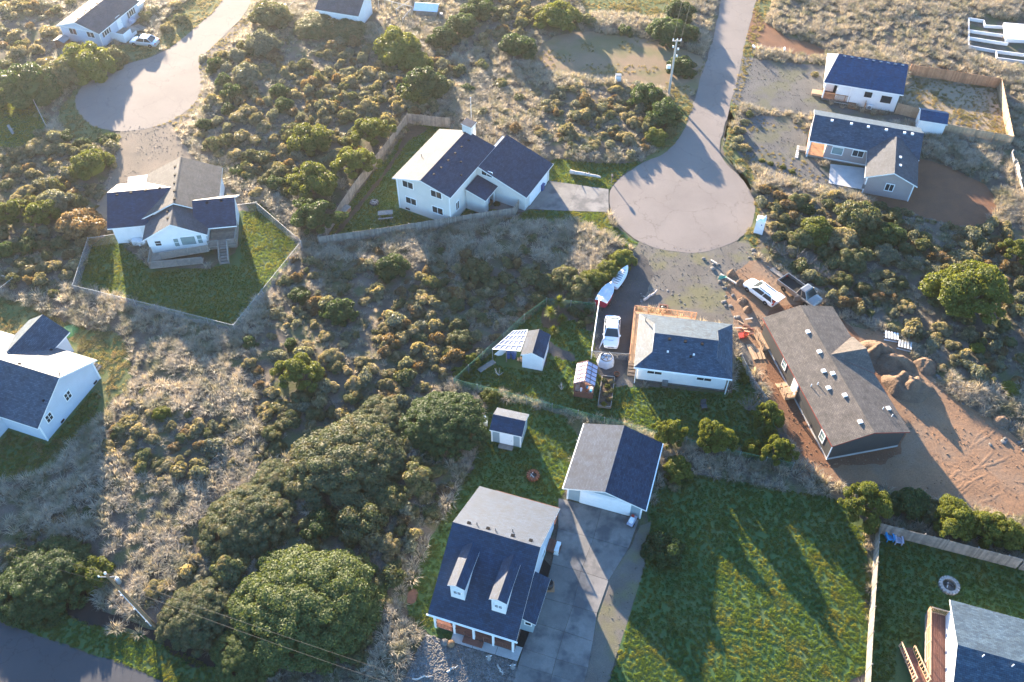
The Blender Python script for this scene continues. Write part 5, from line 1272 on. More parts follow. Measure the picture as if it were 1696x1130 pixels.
# ---- building site odds and ends
def lumber(label,pts,mat,w=.28,h=.1,n=1,z=.05):
    a,b=P(*pts[0]),P(*pts[1]); o=thing('lumber',label,'lumber',a); d=b-a; s=Vector((-d.y,d.x,0)).normalized()
    for k in range(n): q=s*(k-(n-1)/2)*w*1.1; MB().beam(q+Vector((0,0,z)),d+q+Vector((random.uniform(-.1,.1),0,z+random.uniform(0,.04))),w,h).build('plank',mat,o)
lumber('long pale planks stacked beyond the pickup bed',((1277,446),(1308,468)),'wood_grey',.3,.15,2); lumber('red brown planks stacked beyond the pickup bed',((1296,452),(1327,473)),'wood_red',.3,.2,2)
lumber('white boards lying on dark soil past the pickup',((1336,466),(1375,494)),'wood_pole_grey',.2,.08,1); lumber('long white boards reaching toward the charcoal roof',((1348,474),(1381,506)),'wood_pole_grey',.2,.08,2)
lumber('new timber planks stacked on dirt along the charcoal house',((1242,571),(1254,596)),'wood_new',.22,.12,4); lumber('short new timber offcuts next to the plank stack',((1256,578),(1262,596)),'wood_new',.22,.12,3)
for k,(px,py) in enumerate(((1228,535),(1236,541),(1240,530),(1232,548),(1245,545),(1224,544),(1238,552),(1247,556))):
    lumber('scrap timber scattered in heap near the orange bucket',((px-6,py-3+k%3*2),(px+5,py+3-k%4*2)),('wood_new','wood_red','wood_pole_grey')[k%3],.16,.1,1,.06+.05*(k%3))
for o in list(COL.objects):
    if o.name.startswith('lumber') and 'scrap' in o.get('label',''): o['group']='scrap timber on the dirt lot'
o=thing('bucket','orange bucket amid scrap timber on dirt','bucket',P(1234,558)); MB().lathe([(.24,0),(.3,.55),(.28,.55),(.24,.45)],12).build('bucket_body','plastic_orange',o); MB().box(-.7,-.2,-.4,.3,0,.35).build('crate','plastic_red',o)
def pallet(label,px,rot,mat):
    o=thing('pallet',label,'pallet',P(*px),R(rot))
    for k in range(3): MB().box(-.75,.75,-.55+k*.5,-.45+k*.5,0,.1).build('runner',mat,o)
    for k in range(3): MB().box(-.6,.6,-.5,.5,0,.09).build('stacked_sheet','wood_grey',o,(random.uniform(-.05,.05),random.uniform(-.05,.05),.11+k*.1))
    for k in range(5): MB().box(-.7+k*.31,-.52+k*.31,-.55,.55,.42,.47).build('slat',mat,o)
    return o
pallet('white pallet of stacked material by the dirt heaps',(1475,560),-15,'plastic_white'); pallet('smaller pallet stack in front of the white one',(1497,575),-20,'concrete_white'); pallet('dark pallet with white posts at edge of top thicket',(1004,47),-5,'wood_grey')
def heap(label,px,r,ht,mat='dirt',seed=0,sx=1.0,rot=0):
    n,m=44,16; vs=[]; fs=[]
    for j in range(m+1):
        q=j/m
        for i in range(n):
            A=2*math.pi*i/n; rr=r*q*(1+.28*(float(N1(math.cos(A)*2+seed*3,math.sin(A)*2,1))-.5)); x,y=rr*math.cos(A)*sx,rr*math.sin(A)
            z=ht*(1-q**1.4)*(.45+.9*float(N2(x+seed*9,y,.8)))+(.28*float(N3(x,y+seed,.4))+.16*float(N1(x,y,.17)))*(1-q*q)
            vs.append((x,y,max(z,-.05) if q<1 else -.05))
    for j in range(m):
        for i in range(n): fs.append((j*n+i,(j+1)*n+i,(j+1)*n+(i+1)%n,j*n+(i+1)%n))
    p=P(*px); FOOT.append([(p.x+r*math.cos(a),p.y+r*math.sin(a)) for a in np.linspace(0,6.28,12)[:-1]])
    return tag(MB().add(vs,fs).build('dirt_heap',mat,None,p,R(rot),True),label,'dirt heap')
M('dirt_heap_mat',(.17,.115,.08),(.12,.085,.062),.8,.95,.9,5,.12,.1,.4,8)
heap('tall dirt heap touching the charcoal house cross gable',(1452,585),1.9,1.3,'dirt_heap_mat',1,1.2,-40); heap('middle ridge of dirt between two larger heaps',(1478,605),1.8,1.1,'dirt_heap_mat',2,1.5,-10); heap('dirt heap lowest on the slope beside the roof edge',(1502,640),2.1,1.4,'dirt_heap_mat',3,1.3,-15)
heap('low dark dirt mound near the rock row',(1533,607),1.3,.8,'dirt_heap_mat',4); heap('small dirt mound at the far side of bare lot',(1657,700),1.0,.6,'dirt_heap_mat',5)
for k,(px,py,r) in enumerate(((1225,470,.7),(1212,455,.6),(1230,500,.65),(1238,515,.6),(1330,790,.8))): heap('rubble mound in the row between gravel drive and dirt lot' if k<4 else 'rubble mound below the charcoal house corner',(px,py),r,.5,'dirt_heap_mat',10+k)['group']='rubble mounds'
rk=MB().lathe([(.12,-.1),(.5,.1),(.55,.35),(.35,.6),(.06,.68)],7).mesh('rock','stone_grey')
def rockline(pts,n,label,group,smin=.25,smax=.6,spread=.5):
    for k in range(n):
        t=k/(n-1)*(len(pts)-1); i=min(int(t),len(pts)-2); f=t-i
        p=P(pts[i][0]*(1-f)+pts[i+1][0]*f, pts[i][1]*(1-f)+pts[i+1][1]*f)
        s=random.uniform(smin,smax); o=place('rock',rk,None,(p.x+random.gauss(0,spread),p.y+random.gauss(0,spread),-.05),random.uniform(0,6),(s*random.uniform(.8,1.3),s*random.uniform(.8,1.3),s*random.uniform(.6,1)))
        tag(o,label,'rock',group)
rockline([(1535,612),(1580,640),(1620,668),(1660,705),(1690,740)],46,'grey rock in the row edging the bare dirt lot','rocks edging the dirt lot',.25,.55,.8)
rockline([(1240,418),(1275,440),(1310,462),(1345,487)],24,'grey rock in the row below the twisted thicket','rocks below the thicket',.25,.55,.5)
rockline([(1172,432),(1190,462),(1205,490),(1225,520)],22,'pale rock in the row between the two gravel drives','rocks between the drives',.2,.5,.5)
rockline([(1060,500),(1075,480),(1100,476),(1122,490),(1132,512)],26,'small stone ringing the gravel circle near the cedar deck','stones ringing the gravel circle',.15,.28,.2)
rockline([(200,243),(190,262),(182,290),(176,318)],16,'pale stone edging the tan gravel drive','stones edging the tan drive',.2,.35,.15)
rockline([(920,545),(945,528),(970,545),(985,560)],14,'small stone edging the soil bed in greenhouse yard','stones edging the soil bed',.12,.22,.15)
o=thing('water_pump','boxed pump frame on red soil inside gravel circle','pump',P(1098,512),R(-10))
for x in (-.5,.5): MB().box(x-.08,x+.08,-.5,.5,0,.3).build('side_board','wood_red',o)
for y in (-.42,.42): MB().box(-.42,.42,y-.08,y+.08,0,.3).build('end_board','wood_red',o)
MB().lathe([(.25,0),(.25,.3),(.1,.4)],10).build('pump_body','metal_dark',o)
for k,(px,py,lb) in enumerate(((1177,432,'wooden stub post at top of rubble row'),(1193,455,'wooden stake lying along rubble row'))): tag(MB().beam((0,0,.1),(.6+k,-.8-k,.25),.18,.18).build('timber_post','wood_pole_grey',None,P(px,py)),lb,'post')
tag(MB().add([(-.5,-.2,.1),(.5,0,.35),(.45,.35,.3),(-.4,.2,.5)],[(0,1,2,3)]).build('plastic_sheet','plastic_green',None,P(1196,463)),'pale green plastic sheet on rubble row','plastic sheet')

# tyre ruts pressed into the bare lot
mb = MB(); g_ = random.Random(4)
def rut(p, q, w=.2, h=.035):
    a, b = P(*p), P(*q); n = max(3,int((b-a).length/.5)); s = Vector((-(b-a).y,(b-a).x,0)).normalized(); vs = []; bend = g_.uniform(-.5,.5)
    for i in range(n+1):
        t = i/n; c = a.lerp(b,t)+s*(bend*4*t*(1-t)+g_.uniform(-.05,.05)); hh = h*min(1,6*t,6*(1-t))*g_.uniform(.4,1.2)
        vs += [c-s*w+Vector((0,0,.015)), c+Vector((0,0,.02+hh)), c+s*w+Vector((0,0,.015))]
    mb.add(vs,[f for i in range(n) for f in ((i*3,i*3+3,i*3+4,i*3+1),(i*3+1,i*3+4,i*3+5,i*3+2))])
for k in range(20):
    x, y = g_.uniform(1560,1685), g_.uniform(735,835); a = g_.choice((.5,.65,.8,-.6,-.45))+g_.uniform(-.15,.15); L = g_.uniform(25,70); rut((x,y),(x+L*math.cos(a),y+L*math.sin(a)))
for k in range(9): rut((1508+k*5,660+k*2),(1568+k*7+g_.uniform(-8,8),770+g_.uniform(-20,20)),.18,.03)
for k in range(6): rut((1236+k*9,452+k*3),(1262+k*9,476+k*5),.14,.05)
o = mb.build('tyre_ruts','dirt',smooth=True); o['kind'] = 'stuff'; o['label'] = 'tyre ruts pressed into the bare dirt lot'

# ------------------------------------------------------------------ vegetation
finish_ground()
def sph(n=10, m=6):
    vs = [(0,0,1)]; fs = []
    for j in range(1,m):
        for i in range(n): a, b = math.pi*j/m, 2*math.pi*i/n; vs.append((math.sin(a)*math.cos(b),math.sin(a)*math.sin(b),math.cos(a)))
    vs.append((0,0,-1)); last = len(vs)-1
    for i in range(n): fs.append((0,1+i,1+(i+1)%n)); fs.append((last,last-n+(i+1)%n,last-n+i))
    for j in range(m-2):
        for i in range(n): fs.append((1+j*n+i,1+(j+1)*n+i,1+(j+1)*n+(i+1)%n)); fs.append((1+j*n+i,1+(j+1)*n+(i+1)%n,1+j*n+(i+1)%n))
    return np.array(vs), np.array(fs)
SV, SF = sph(8,5)
def crown_mesh(name, seed, lumps, rl, n, leaf, ht, open_=0.0, spiky=.5, z0=.0, rag=.16, zv=(.60,.34)):
    """a crown of radius 1 and height ht: leaf-sized faces over many small bulging clumps, unseen inner blobs added to block light"""
    g = np.random.default_rng(seed); cs = []; rs = []
    for k in range(lumps*4):
        if len(cs) >= lumps: break
        a = g.random()*2*math.pi; u = g.random()**.55
        zz = math.sqrt(max(0,1-u*u))*(zv[0]+zv[1]*g.random()); r = rl*(.55+.85*g.random()**1.5)
        q_ = rag*(.5*math.sin(2*a+seed)+.35*math.sin(3*a+seed*1.7)+.3*math.sin(5*a+seed*2.3)+.5*(g.random()-.4))
        f_ = 1-r*.6+q_; c = np.array([u*math.cos(a)*f_, u*math.sin(a)*f_, z0+zz*(ht-z0)*(1-r*.3)*(1+q_*.5)])
        if open_ and cs and g.random() < open_ and min(np.linalg.norm(c-q) for q in cs) < rl*.7: continue
        cs.append(c); rs.append(r)
    cs, rs = np.array(cs), np.array(rs)
    V = []; F = []
    for c, r in zip(cs, rs): F.append(SF+len(V)*len(SV)); V.append(SV*r*np.array([.78,.78,.6])+c-np.array([0,0,r*.15]))  # solid blob inside each clump, added to stop light passing through
    base = SV*np.array([.68,.68,ht*.36])+np.array([0,0,ht*.34])
    if z0 < .2: F.append(SF+len(V)*len(SV)); V.append(base)
    V = np.concatenate(V); F = np.concatenate(F).tolist()
    k = g.choice(len(cs), n*2, p=rs**2/(rs**2).sum())
    d = g.normal(size=(n*2,3)); d /= np.linalg.norm(d,axis=1)[:,None]; d[:,2] = np.abs(d[:,2])*.9+d[:,2]*.1
    rad = rs[k]*(.88+.22*g.random(n*2)); p = cs[k]+d*rad[:,None]*np.array([1,1,.85])
    keep = np.ones(len(p), bool)
    for c, r in zip(cs, rs): keep &= np.linalg.norm((p-c)/np.array([1,1,.85]),axis=1) > r*.84
    p, d = p[keep][:n], d[keep][:n]
    m = len(p); nn = d+g.normal(size=(m,3))*spiky; nn /= np.linalg.norm(nn,axis=1)[:,None]
    t = np.cross(nn, g.normal(size=(m,3))); t /= np.linalg.norm(t,axis=1)[:,None]; b = np.cross(nn,t)
    s = leaf*(.6+.8*g.random(m))[:,None]
    q = np.stack([p-t*s*.5, p-b*s*.32+nn*s*.1, p+t*s*.62, p+b*s*.32+nn*s*.1],1).reshape(-1,3)
    o = len(V); V = np.concatenate([V,q]); F += (np.arange(m*4).reshape(-1,4)+o).tolist()
    V[:,2] = np.maximum(V[:,2], -.02)
    me = bpy.data.meshes.new(name); me.from_pydata(V.tolist(),[],F); me.materials.append(MAT['leaf_g'])
    return me
DOME = [crown_mesh('crown', 100+k, 330, .105, 32000, .028, .72, 0, .7, 0, .10, (.80,.14)) for k in range(3)]
MID = [crown_mesh('crown', 200+k, 44, .25, 4200, .078, .95) for k in range(4)]
TREE = [crown_mesh('crown', 300+k, 52, .22, 6500, .062, 1.2, .6, .9, .22, .3) for k in range(3)]
SMALL = [crown_mesh('shrub', 400+k, 13, .38, 900, .16, 1.0) for k in range(6)]
def stems(seed, n, spread, ht, r):
    g = random.Random(seed); mb = MB()
    for k in range(n):
        a = 2*math.pi*k/n+g.random(); e = Vector((math.cos(a)*spread*g.uniform(.5,1),math.sin(a)*spread*g.uniform(.5,1),ht*g.uniform(.7,1))); m_ = e*.5+Vector((g.uniform(-.08,.08),g.uniform(-.08,.08),-.04))
        mb.tube((0,0,-.05),m_,r,r*.7,6); mb.tube(m_,e,r*.7,r*.3,6)
    return mb
STEM_BUSH = stems(1,7,.6,.55,.035).mesh('trunk','bark'); STEM_TREE = stems(2,6,.55,.95,.06).mesh('trunk','bark')
def setmat(o, m):
    o.material_slots[0].link = 'OBJECT'; o.material_slots[0].material = MAT[m]
SHRUBS = []                      # (x, y, radius) for the grass to avoid
def bush(px, py, rpx, kind, label, form='mid', hk=None, cat='shrub', group=None, name=None, aspect=1.0, seed=None):
    p0 = P(px,py); pm = FPX/math.sqrt(p0.x**2+p0.y**2+CAM_H**2)/1.0
    d = _c*p0.y+_s*CAM_H; r = rpx/(FPX/d)
    me = {'dome':DOME,'mid':MID,'tree':TREE}[form]; me = me[(seed if seed is not None else int(px*7+py*3))%len(me)]
    hk = hk or {'dome':.66,'mid':1.0,'tree':1.0}[form]
    hz = {'dome':.72,'mid':.95,'tree':1.25}[form]*r*hk
    p = P(px,py,hz*.5); z = float(gz(p.x,p.y)); SHRUBS.append((p.x,p.y,r))
    o = thing(name or ('shrub' if form != 'tree' else 'tree'), label, cat if form != 'tree' else 'tree', (p.x,p.y,z-.04), random.uniform(0,6.28), group)
    c = place('crown', me, o, (0,0,0), 0, (r*aspect, r/aspect**.5, r*hk)); setmat(c, 'leaf_'+kind)
    place('trunk', STEM_TREE if form == 'tree' else STEM_BUSH, o, (0,0,0), 0, (r,r,r*hk))
    return o
BIG = [
 (503,1005,122,'v','dome','largest round yellow-green shrub by the lower road'),(330,1020,66,'o','dome','dark green dome shrub between transformer pole and largest shrub'),(412,1078,62,'v','dome','low green dome shrub at foot of the largest shrub'),
 (572,765,100,'o','dome','broad olive dome shrub in middle of the thicket'),(628,695,52,'o','dome','olive dome shrub behind the broad one, nearest the dry field'),(408,864,76,'o','dome','olive dome shrub left of the thicket middle with sunny top'),(455,795,44,'o','dome','rounded shrub between two olive domes'),
 (738,702,72,'g','dome','dense green dome shrub beside the small teal shed'),(75,955,84,'g','dome','dark green dome shrub between picture edge and transformer pole'),(148,948,34,'y','mid','sunny yellow-green shrub next to transformer pole'),
 (530,872,30,'g','mid','dark low shrub in hollow under the broad dome'),(452,940,30,'g','mid','dark shrub above the largest shrub'),(645,830,30,'o','mid','olive shrub in hollow toward the dormered house'),(382,945,34,'o','mid','olive shrub between sunny olive dome and dark dome'),
 (598,862,42,'o','mid','olive shrub in hollow below the broad dome'),(690,795,32,'o','mid','olive shrub below the dome beside teal shed'),(495,620,38,'y','tree','bright green bushy tree in middle of dry field'),(563,516,31,'g','mid','round green shrub below the wire fence corner'),
 (650,442,28,'g','mid','dark green shrub below the grey board fence'),(525,357,40,'g','tree','dense green tree by wire fence corner and board fence'),(518,302,42,'y','tree','yellow-green conifer midway along the pale board fence'),(588,272,36,'y','tree','yellow-green conifer higher along the pale board fence'),(615,222,33,'y','tree','round conifer at upper bend of the pale board fence'),
 (515,233,36,'y','mid','flat topped lime green shrub above the conifers'),(702,140,38,'g','mid','dark green spreading shrub above two storey house'),(684,162,23,'y','mid','lime green shrub touching the dark spreading one'),
 (525,42,40,'o','dome','tall sunlit shrub in front of the white outbuilding'),(577,52,34,'o','dome','sunlit shrub at corner of the white outbuilding'),(447,25,34,'o','mid','hazy shrub beside the far road top'),(435,72,32,'r','mid','grey leafless looking shrub below hazy roadside shrub'),
 (660,78,40,'y','mid','pale yellow-green shrub below the coop pen'),(690,105,28,'y','mid','lower pale shrub of pair below the coop'),(735,62,28,'g','mid','clipped hedge shrub nearest the coop'),(765,42,28,'g','mid','clipped hedge shrub in middle of hedge by coop'),(792,16,28,'g','mid','clipped hedge shrub at top of hedge by coop'),
 (855,75,32,'g','mid','round dark shrub alone left of bare lot'),(925,26,38,'y','mid','large sunlit shrub above the bare lot'),(1105,50,34,'g','mid','dark roadside shrub above the pale utility pole'),(1128,22,26,'g','mid','shrub at top where lawn meets the road'),(1138,58,20,'g','mid','smaller roadside shrub above the pale pole'),(1128,107,27,'g','mid','dark shrub right beside the pale utility pole'),
 (1072,160,30,'g','mid','green shrub below the pale pole, uphill one'),(1100,185,32,'g','mid','largest green shrub on mound beside the road'),(1088,226,20,'y','mid','lime shrub on mound near the road bend'),
 (140,100,44,'y','mid','yellow-green shrub in front of pale blue bungalow'),(95,125,36,'o','mid','shrub between bungalow and small lawn'),(40,138,52,'g','mid','broad green shrub at picture edge above small lawn'),(185,92,26,'o','mid','low shrub between silver car and bungalow shrub'),
 (150,275,36,'y','mid','lime domed shrub left of the tan gravel drive'),(90,335,32,'r','mid','grey-green domed shrub left of winged house'),(130,372,40,'b','mid','reddish brown shrub beside the winged house drive'),(68,355,28,'y','tree','bright green small tree among shrubs near winged house'),(20,352,28,'y','tree','green small tree at picture edge near winged house'),
 (1421,362,40,'o','mid','large olive shrub below mauve house dirt'),(1352,384,32,'y','mid','yellow-green thicket tree above the wagon'),(1330,395,26,'o','mid','twisted thicket shrub nearest cul-de-sac'),(1397,398,30,'t','mid','tawny topped thicket shrub above the pickup'),(1410,432,26,'o','mid','olive thicket shrub right above the pickup'),(1443,400,26,'g','mid','dark green thicket shrub among tawny ones'),(1472,392,28,'g','mid','green thicket shrub farthest from the cul-de-sac'),(1466,425,24,'r','mid','grey topped thicket shrub near open scrub'),
 (1610,482,64,'y','tree','large spreading pine in the scrub'),(1692,420,30,'y','tree','pine cut by picture edge above spreading pine'),(1672,646,17,'y','mid','lone round shrub past the rock row'),
 (1436,832,40,'y','tree','bushy tree at corner of big lawn and dirt lot'),(1512,835,34,'g','mid','dark low shrub behind the garden chairs fence'),(1582,860,36,'y','tree','sunny tree behind the weathered fence, first of three'),(1628,872,30,'y','tree','sunny tree behind the weathered fence, middle of three'),(1672,885,32,'y','tree','sunny tree behind the weathered fence, nearest picture edge'),
 (1475,838,20,'g','mid','low dark shrub between corner tree and hedge behind chairs'),(1545,852,26,'o','mid','olive filler shrub before the first sunny hedge tree'),(1606,874,22,'g','mid','dark shrub between first and middle sunny hedge trees'),(1650,886,22,'o','mid','olive shrub between middle and last sunny hedge trees'),(1698,898,24,'y','mid','yellow-green shrub cut by picture edge behind weathered fence'),
 (1110,716,26,'y','tree','small yellow-green tree behind the garage ridge'),(1186,726,28,'y','tree','small tree on green wire fence midway'),(1274,688,26,'y','tree','small tree near charcoal house landing'),(1290,746,26,'y','tree','small tree at the low end of green wire fence'),(1246,742,18,'y','mid','small shrub on green wire fence'),
 (1124,775,26,'y','mid','shrub against garage back corner'),(1117,802,12,'t','mid','small pale shrub by garage wall'),(1100,908,34,'g','mid','dark round shrub alone on big lawn edge'),
 (1032,427,24,'y','mid','hedge shrub at cul-de-sac end of boat drive'),(1008,447,24,'y','mid','hedge shrub beside ribbed white boat'),(985,464,26,'y','mid','hedge shrub beside the red hulled boat'),(958,478,26,'o','mid','hedge shrub next to yucca plants'),(935,460,26,'o','mid','rounded shrub behind the boat hedge'),(905,470,22,'o','mid','darker shrub behind the boat hedge toward field'),
 (262,978,20,'t','mid','tawny shrub just behind transformer pole'),(303,1002,18,'b','mid','rusty shrub between pole and dome shrubs'),(290,1020,16,'t','mid','small tawny shrub touching dark dome near pole'),(640,905,24,'t','mid','golden tipped shrub above the bark patch'),(590,1088,22,'o','mid','dark shrub between largest shrub and pebble bed'),
 (780,598,16,'y','tree','bright young tree outside the green fence, uphill one'),(762,618,14,'y','tree','bright young tree outside green fence near its corner'),(812,655,20,'y','mid','yellow-green shrub on green fence near teal shed'),(843,652,10,'y','mid','little shrub on the green fence above teal shed'),
]
TALL = {(1110,716):1.7,(1186,726):1.9,(1274,688):1.7,(1290,746):1.8,(1246,742):1.8,(1436,832):1.5,(1582,860):1.4,(1628,872):1.3,(1672,885):1.3,(1124,775):1.5,(1610,482):1.0}
for b in BIG: bush(*b[:4], b[5], b[4], TALL.get(b[:2]))

MARKS = [((391,550),"the wire fence's lowest corner"),((502,410),"the wire fence's pointed corner"),((530,408),"the board fence's lower corner"),((650,442),"the dark shrub below the board fence"),((745,376),"the cream house's near corner"),((495,620),"the bright bushy tree mid-field"),((572,720),"the broad olive dome"),((752,641),"the green fence's far corner"),((868,535),"the white barn shed"),((905,470),"the boat hedge"),((80,729),"the pale gable house"),((175,951),"the transformer pole's top"),((505,1005),"the largest round shrub"),((405,862),"the sunny olive dome"),((815,730),"the small teal shed"),((706,1017),"the dormered house eave"),((615,222),"the round conifer at the fence bend"),((525,357),"the dense tree at the fence corner"),((702,140),"the dark spreading shrub"),((515,233),"the flat lime shrub"),((560,40),"the white outbuilding"),((708,26),"the coop"),((435,72),"the grey leafless shrub"),((330,110),"the far road's bend"),((222,218),"the far cul-de-sac's tip"),((150,275),"the lime domed shrub"),((130,372),"the reddish brown shrub"),((180,321),"the winged house's wing"),((100,60),"the pale blue bungalow"),((250,80),"the silver car"),((60,176),"the small fenced lawn"),((781,206),"the white pole behind the cream house"),((1107,158),"the pale utility pole"),((1023,137),"the grey utility pedestal"),((970,290),"the bleached log"),((855,75),"the lone dark shrub by the bare lot"),((1225,220),"the straight road's gravel corner"),((1258,371),"the portable toilet"),((1320,487),"the pickup"),((1421,362),"the large olive shrub below the mauve house"),((1466,425),"the grey topped thicket shrub"),((1475,555),"the white pallet"),((1610,482),"the large spreading pine"),((1690,420),"the pine cut by the picture edge"),((1600,655),"the rock row"),((1672,646),"the lone shrub past the rocks"),((27,473),"the short wire fence"),((20,352),"the small green tree at picture edge")]
ORD = ['closest','second closest','third closest','fourth closest','fifth closest','sixth closest','seventh closest','eighth closest','ninth closest','tenth closest','eleventh closest','twelfth closest','thirteenth closest','fourteenth closest','fifteenth closest']
TYPE = {'o':'olive','g':'dark green','t':'tawny tipped','y':'yellow-green','r':'grey-green','b':'rusty brown'}
small = []
def S(txt):
    for q in txt.split():
        a = q.split(','); small.append((float(a[0]),float(a[1]),float(a[2]),a[3]))
S("505,110,16,o 515,142,14,b 464,155,18,g 540,150,11,t 525,125,9,b 550,125,9,t 490,160,12,t 570,150,9,t 585,165,9,t 430,175,10,t 446,177,9,t 470,178,16,g 485,190,10,t 455,198,10,t 535,190,13,t 550,182,10,t 573,195,16,o 613,180,14,t 630,170,10,t 602,160,8,t 655,170,11,t 640,195,10,t 455,235,10,t 493,207,9,t 540,202,12,t 480,220,14,o 427,202,15,t 600,120,9,t 583,118,8,t 632,108,15,t 560,160,8,t 462,288,18,o 458,305,20,g 435,262,14,o 610,135,9,b 645,150,9,o 668,185,9,t 720,185,9,o 745,190,8,t 775,150,11,g 800,190,9,b 760,120,12,o 800,110,12,o 735,110,16,r 455,100,12,b 480,130,10,o 500,200,9,t 520,175,10,o 440,215,12,t 470,250,11,t 555,235,10,t 570,225,9,t")
S("356,110,14,g 395,95,17,r 408,125,24,r 372,137,14,g 385,155,19,g 355,170,10,t 380,185,12,g 360,205,10,r 340,210,15,g 335,227,10,t 395,200,14,t 410,190,14,t 355,240,18,o 375,235,15,o 400,230,14,t 390,260,13,t 365,257,10,t 395,282,13,g 412,292,12,o 415,260,16,o 440,118,12,t 418,160,12,o 397,172,10,t 420,88,12,o 375,115,9,t 365,150,8,t 345,185,9,t 380,210,9,t 425,235,11,t 440,300,16,o 425,320,12,t")
S("110,225,14,g 135,238,15,g 178,228,14,g 60,245,20,t 30,258,18,t 85,250,13,t 97,240,10,t 182,270,11,t 57,290,11,t 70,302,9,t 100,300,10,t 45,320,17,t 30,335,13,t 130,335,14,o 150,320,10,t 12,420,20,g 45,410,21,g 75,445,15,t 93,443,13,t 68,465,14,t 110,458,11,t 40,440,16,o 88,488,9,o 100,405,16,o 30,285,12,t 15,310,12,o 12,270,12,t 110,265,9,t 165,255,9,t 5,390,14,o 70,410,12,o 22,465,12,o 120,300,9,o 40,15,10,t 70,30,10,t 25,60,12,t 80,55,13,t 60,85,12,t 30,90,14,t 20,30,9,t 95,20,9,t 75,105,13,t 15,108,14,o 5,75,10,t 50,45,8,t 120,10,9,t 290,10,12,t 300,30,13,o 255,20,10,o 275,45,11,t 240,28,12,o")
S("495,490,19,g 475,465,14,o 698,460,11,t 730,420,10,g 720,432,8,g 480,572,12,g 415,570,14,g 413,605,12,t 550,595,19,t 557,612,15,o 540,562,12,t 605,500,10,t 625,495,9,t 610,485,8,t 660,505,12,o 680,508,10,t 700,500,13,t 715,525,12,t 640,550,10,t 665,560,14,t 683,548,12,t 635,543,9,t 760,540,18,o 755,505,17,o 762,562,24,o 825,505,14,b 790,450,26,o 815,470,14,o 770,425,14,b 600,605,15,t 615,617,12,t 590,640,17,t 640,585,12,b 655,592,10,t 640,640,15,t 660,650,12,t 700,645,13,t 720,600,12,t 735,620,10,t 747,580,12,t 585,662,15,o 520,690,17,o 500,662,19,o 480,700,22,o 442,690,14,t 450,652,12,t 430,640,10,b 425,615,10,b 450,722,18,o 455,748,18,o 427,762,15,t 530,440,10,t 520,460,9,t 575,460,10,o 600,440,9,b 625,420,9,b 685,480,9,o 735,470,10,o 840,440,12,o 870,420,11,o 850,480,11,o 880,400,10,o 920,420,12,o 880,510,10,b 850,520,10,o 800,530,11,o 820,560,10,b 785,500,10,o 790,560,12,t 650,620,9,t 625,565,9,t 570,575,9,t 590,560,8,o 520,540,9,t 505,525,9,t 470,530,8,t 450,560,9,t 730,545,9,t 720,560,8,t 555,645,10,t 575,620,9,t 690,600,9,t 680,620,9,t")
S("270,690,15,y 235,720,13,t 255,735,12,t 220,745,12,t 285,712,10,t 330,705,12,t 345,720,10,o 310,722,10,b 240,760,14,o 262,772,12,o 180,742,12,t 210,700,10,t 290,745,10,b 335,740,12,b 205,725,9,t 190,715,9,b 300,765,9,t 350,755,9,t 385,770,12,t 320,790,9,t 375,700,10,t 395,735,10,t 120,850,12,o 145,850,10,g 80,880,10,b 100,866,12,b 60,890,10,o 270,800,10,t 240,790,9,o 225,670,10,t 250,690,9,t 315,690,8,o 280,660,8,b 240,650,8,o")
S("325,930,10,t 310,900,12,t 300,880,10,t 345,907,10,o 362,922,12,o 320,947,10,o 665,830,18,o 555,880,17,o 690,770,15,o 722,785,16,o 705,825,13,t 665,880,12,o 630,965,14,t 625,1005,13,t 642,1000,11,t 655,940,12,o 650,850,12,o 620,1040,12,o 600,1050,12,t 645,930,10,t 680,740,14,o 660,760,15,o 640,800,16,o 540,850,16,o 510,870,14,o 480,880,16,o 520,905,15,o 625,880,12,o 690,850,10,o 280,985,11,t 250,1000,10,t 370,950,14,o 400,940,16,o 440,930,16,o")
S("1290,330,12,b 1305,345,13,b 1335,352,15,g 1320,338,16,o 1395,465,19,o 1430,480,17,o 1452,492,15,b 1490,470,16,o 1500,510,15,t 1515,535,10,t 1560,545,17,t 1550,562,11,t 1577,576,12,t 1605,555,13,t 1617,582,13,y 1580,600,11,t 1640,610,12,b 1655,585,10,b 1685,447,13,b 1540,470,18,b 1560,432,14,b 1650,402,10,b 1625,385,10,g 1548,420,12,o 1380,440,14,o 1365,420,16,o 1420,505,12,b 1470,460,14,t 1510,440,14,r 1500,415,14,o 1530,400,12,o 1545,500,12,o 1575,520,12,o 1660,540,14,o 1690,520,14,o 1670,570,12,o 1690,600,12,o 1640,560,12,r 1600,530,14,o 1630,630,10,t 1610,640,9,t 1560,610,9,t 1540,580,9,t 1690,470,14,o 1665,500,10,b 1440,520,9,o 1480,520,10,r 1520,370,9,r 1480,360,16,o 1455,345,12,o 1370,345,12,o 1275,345,9,t 1265,320,9,t 1300,365,12,o 1290,395,12,o")
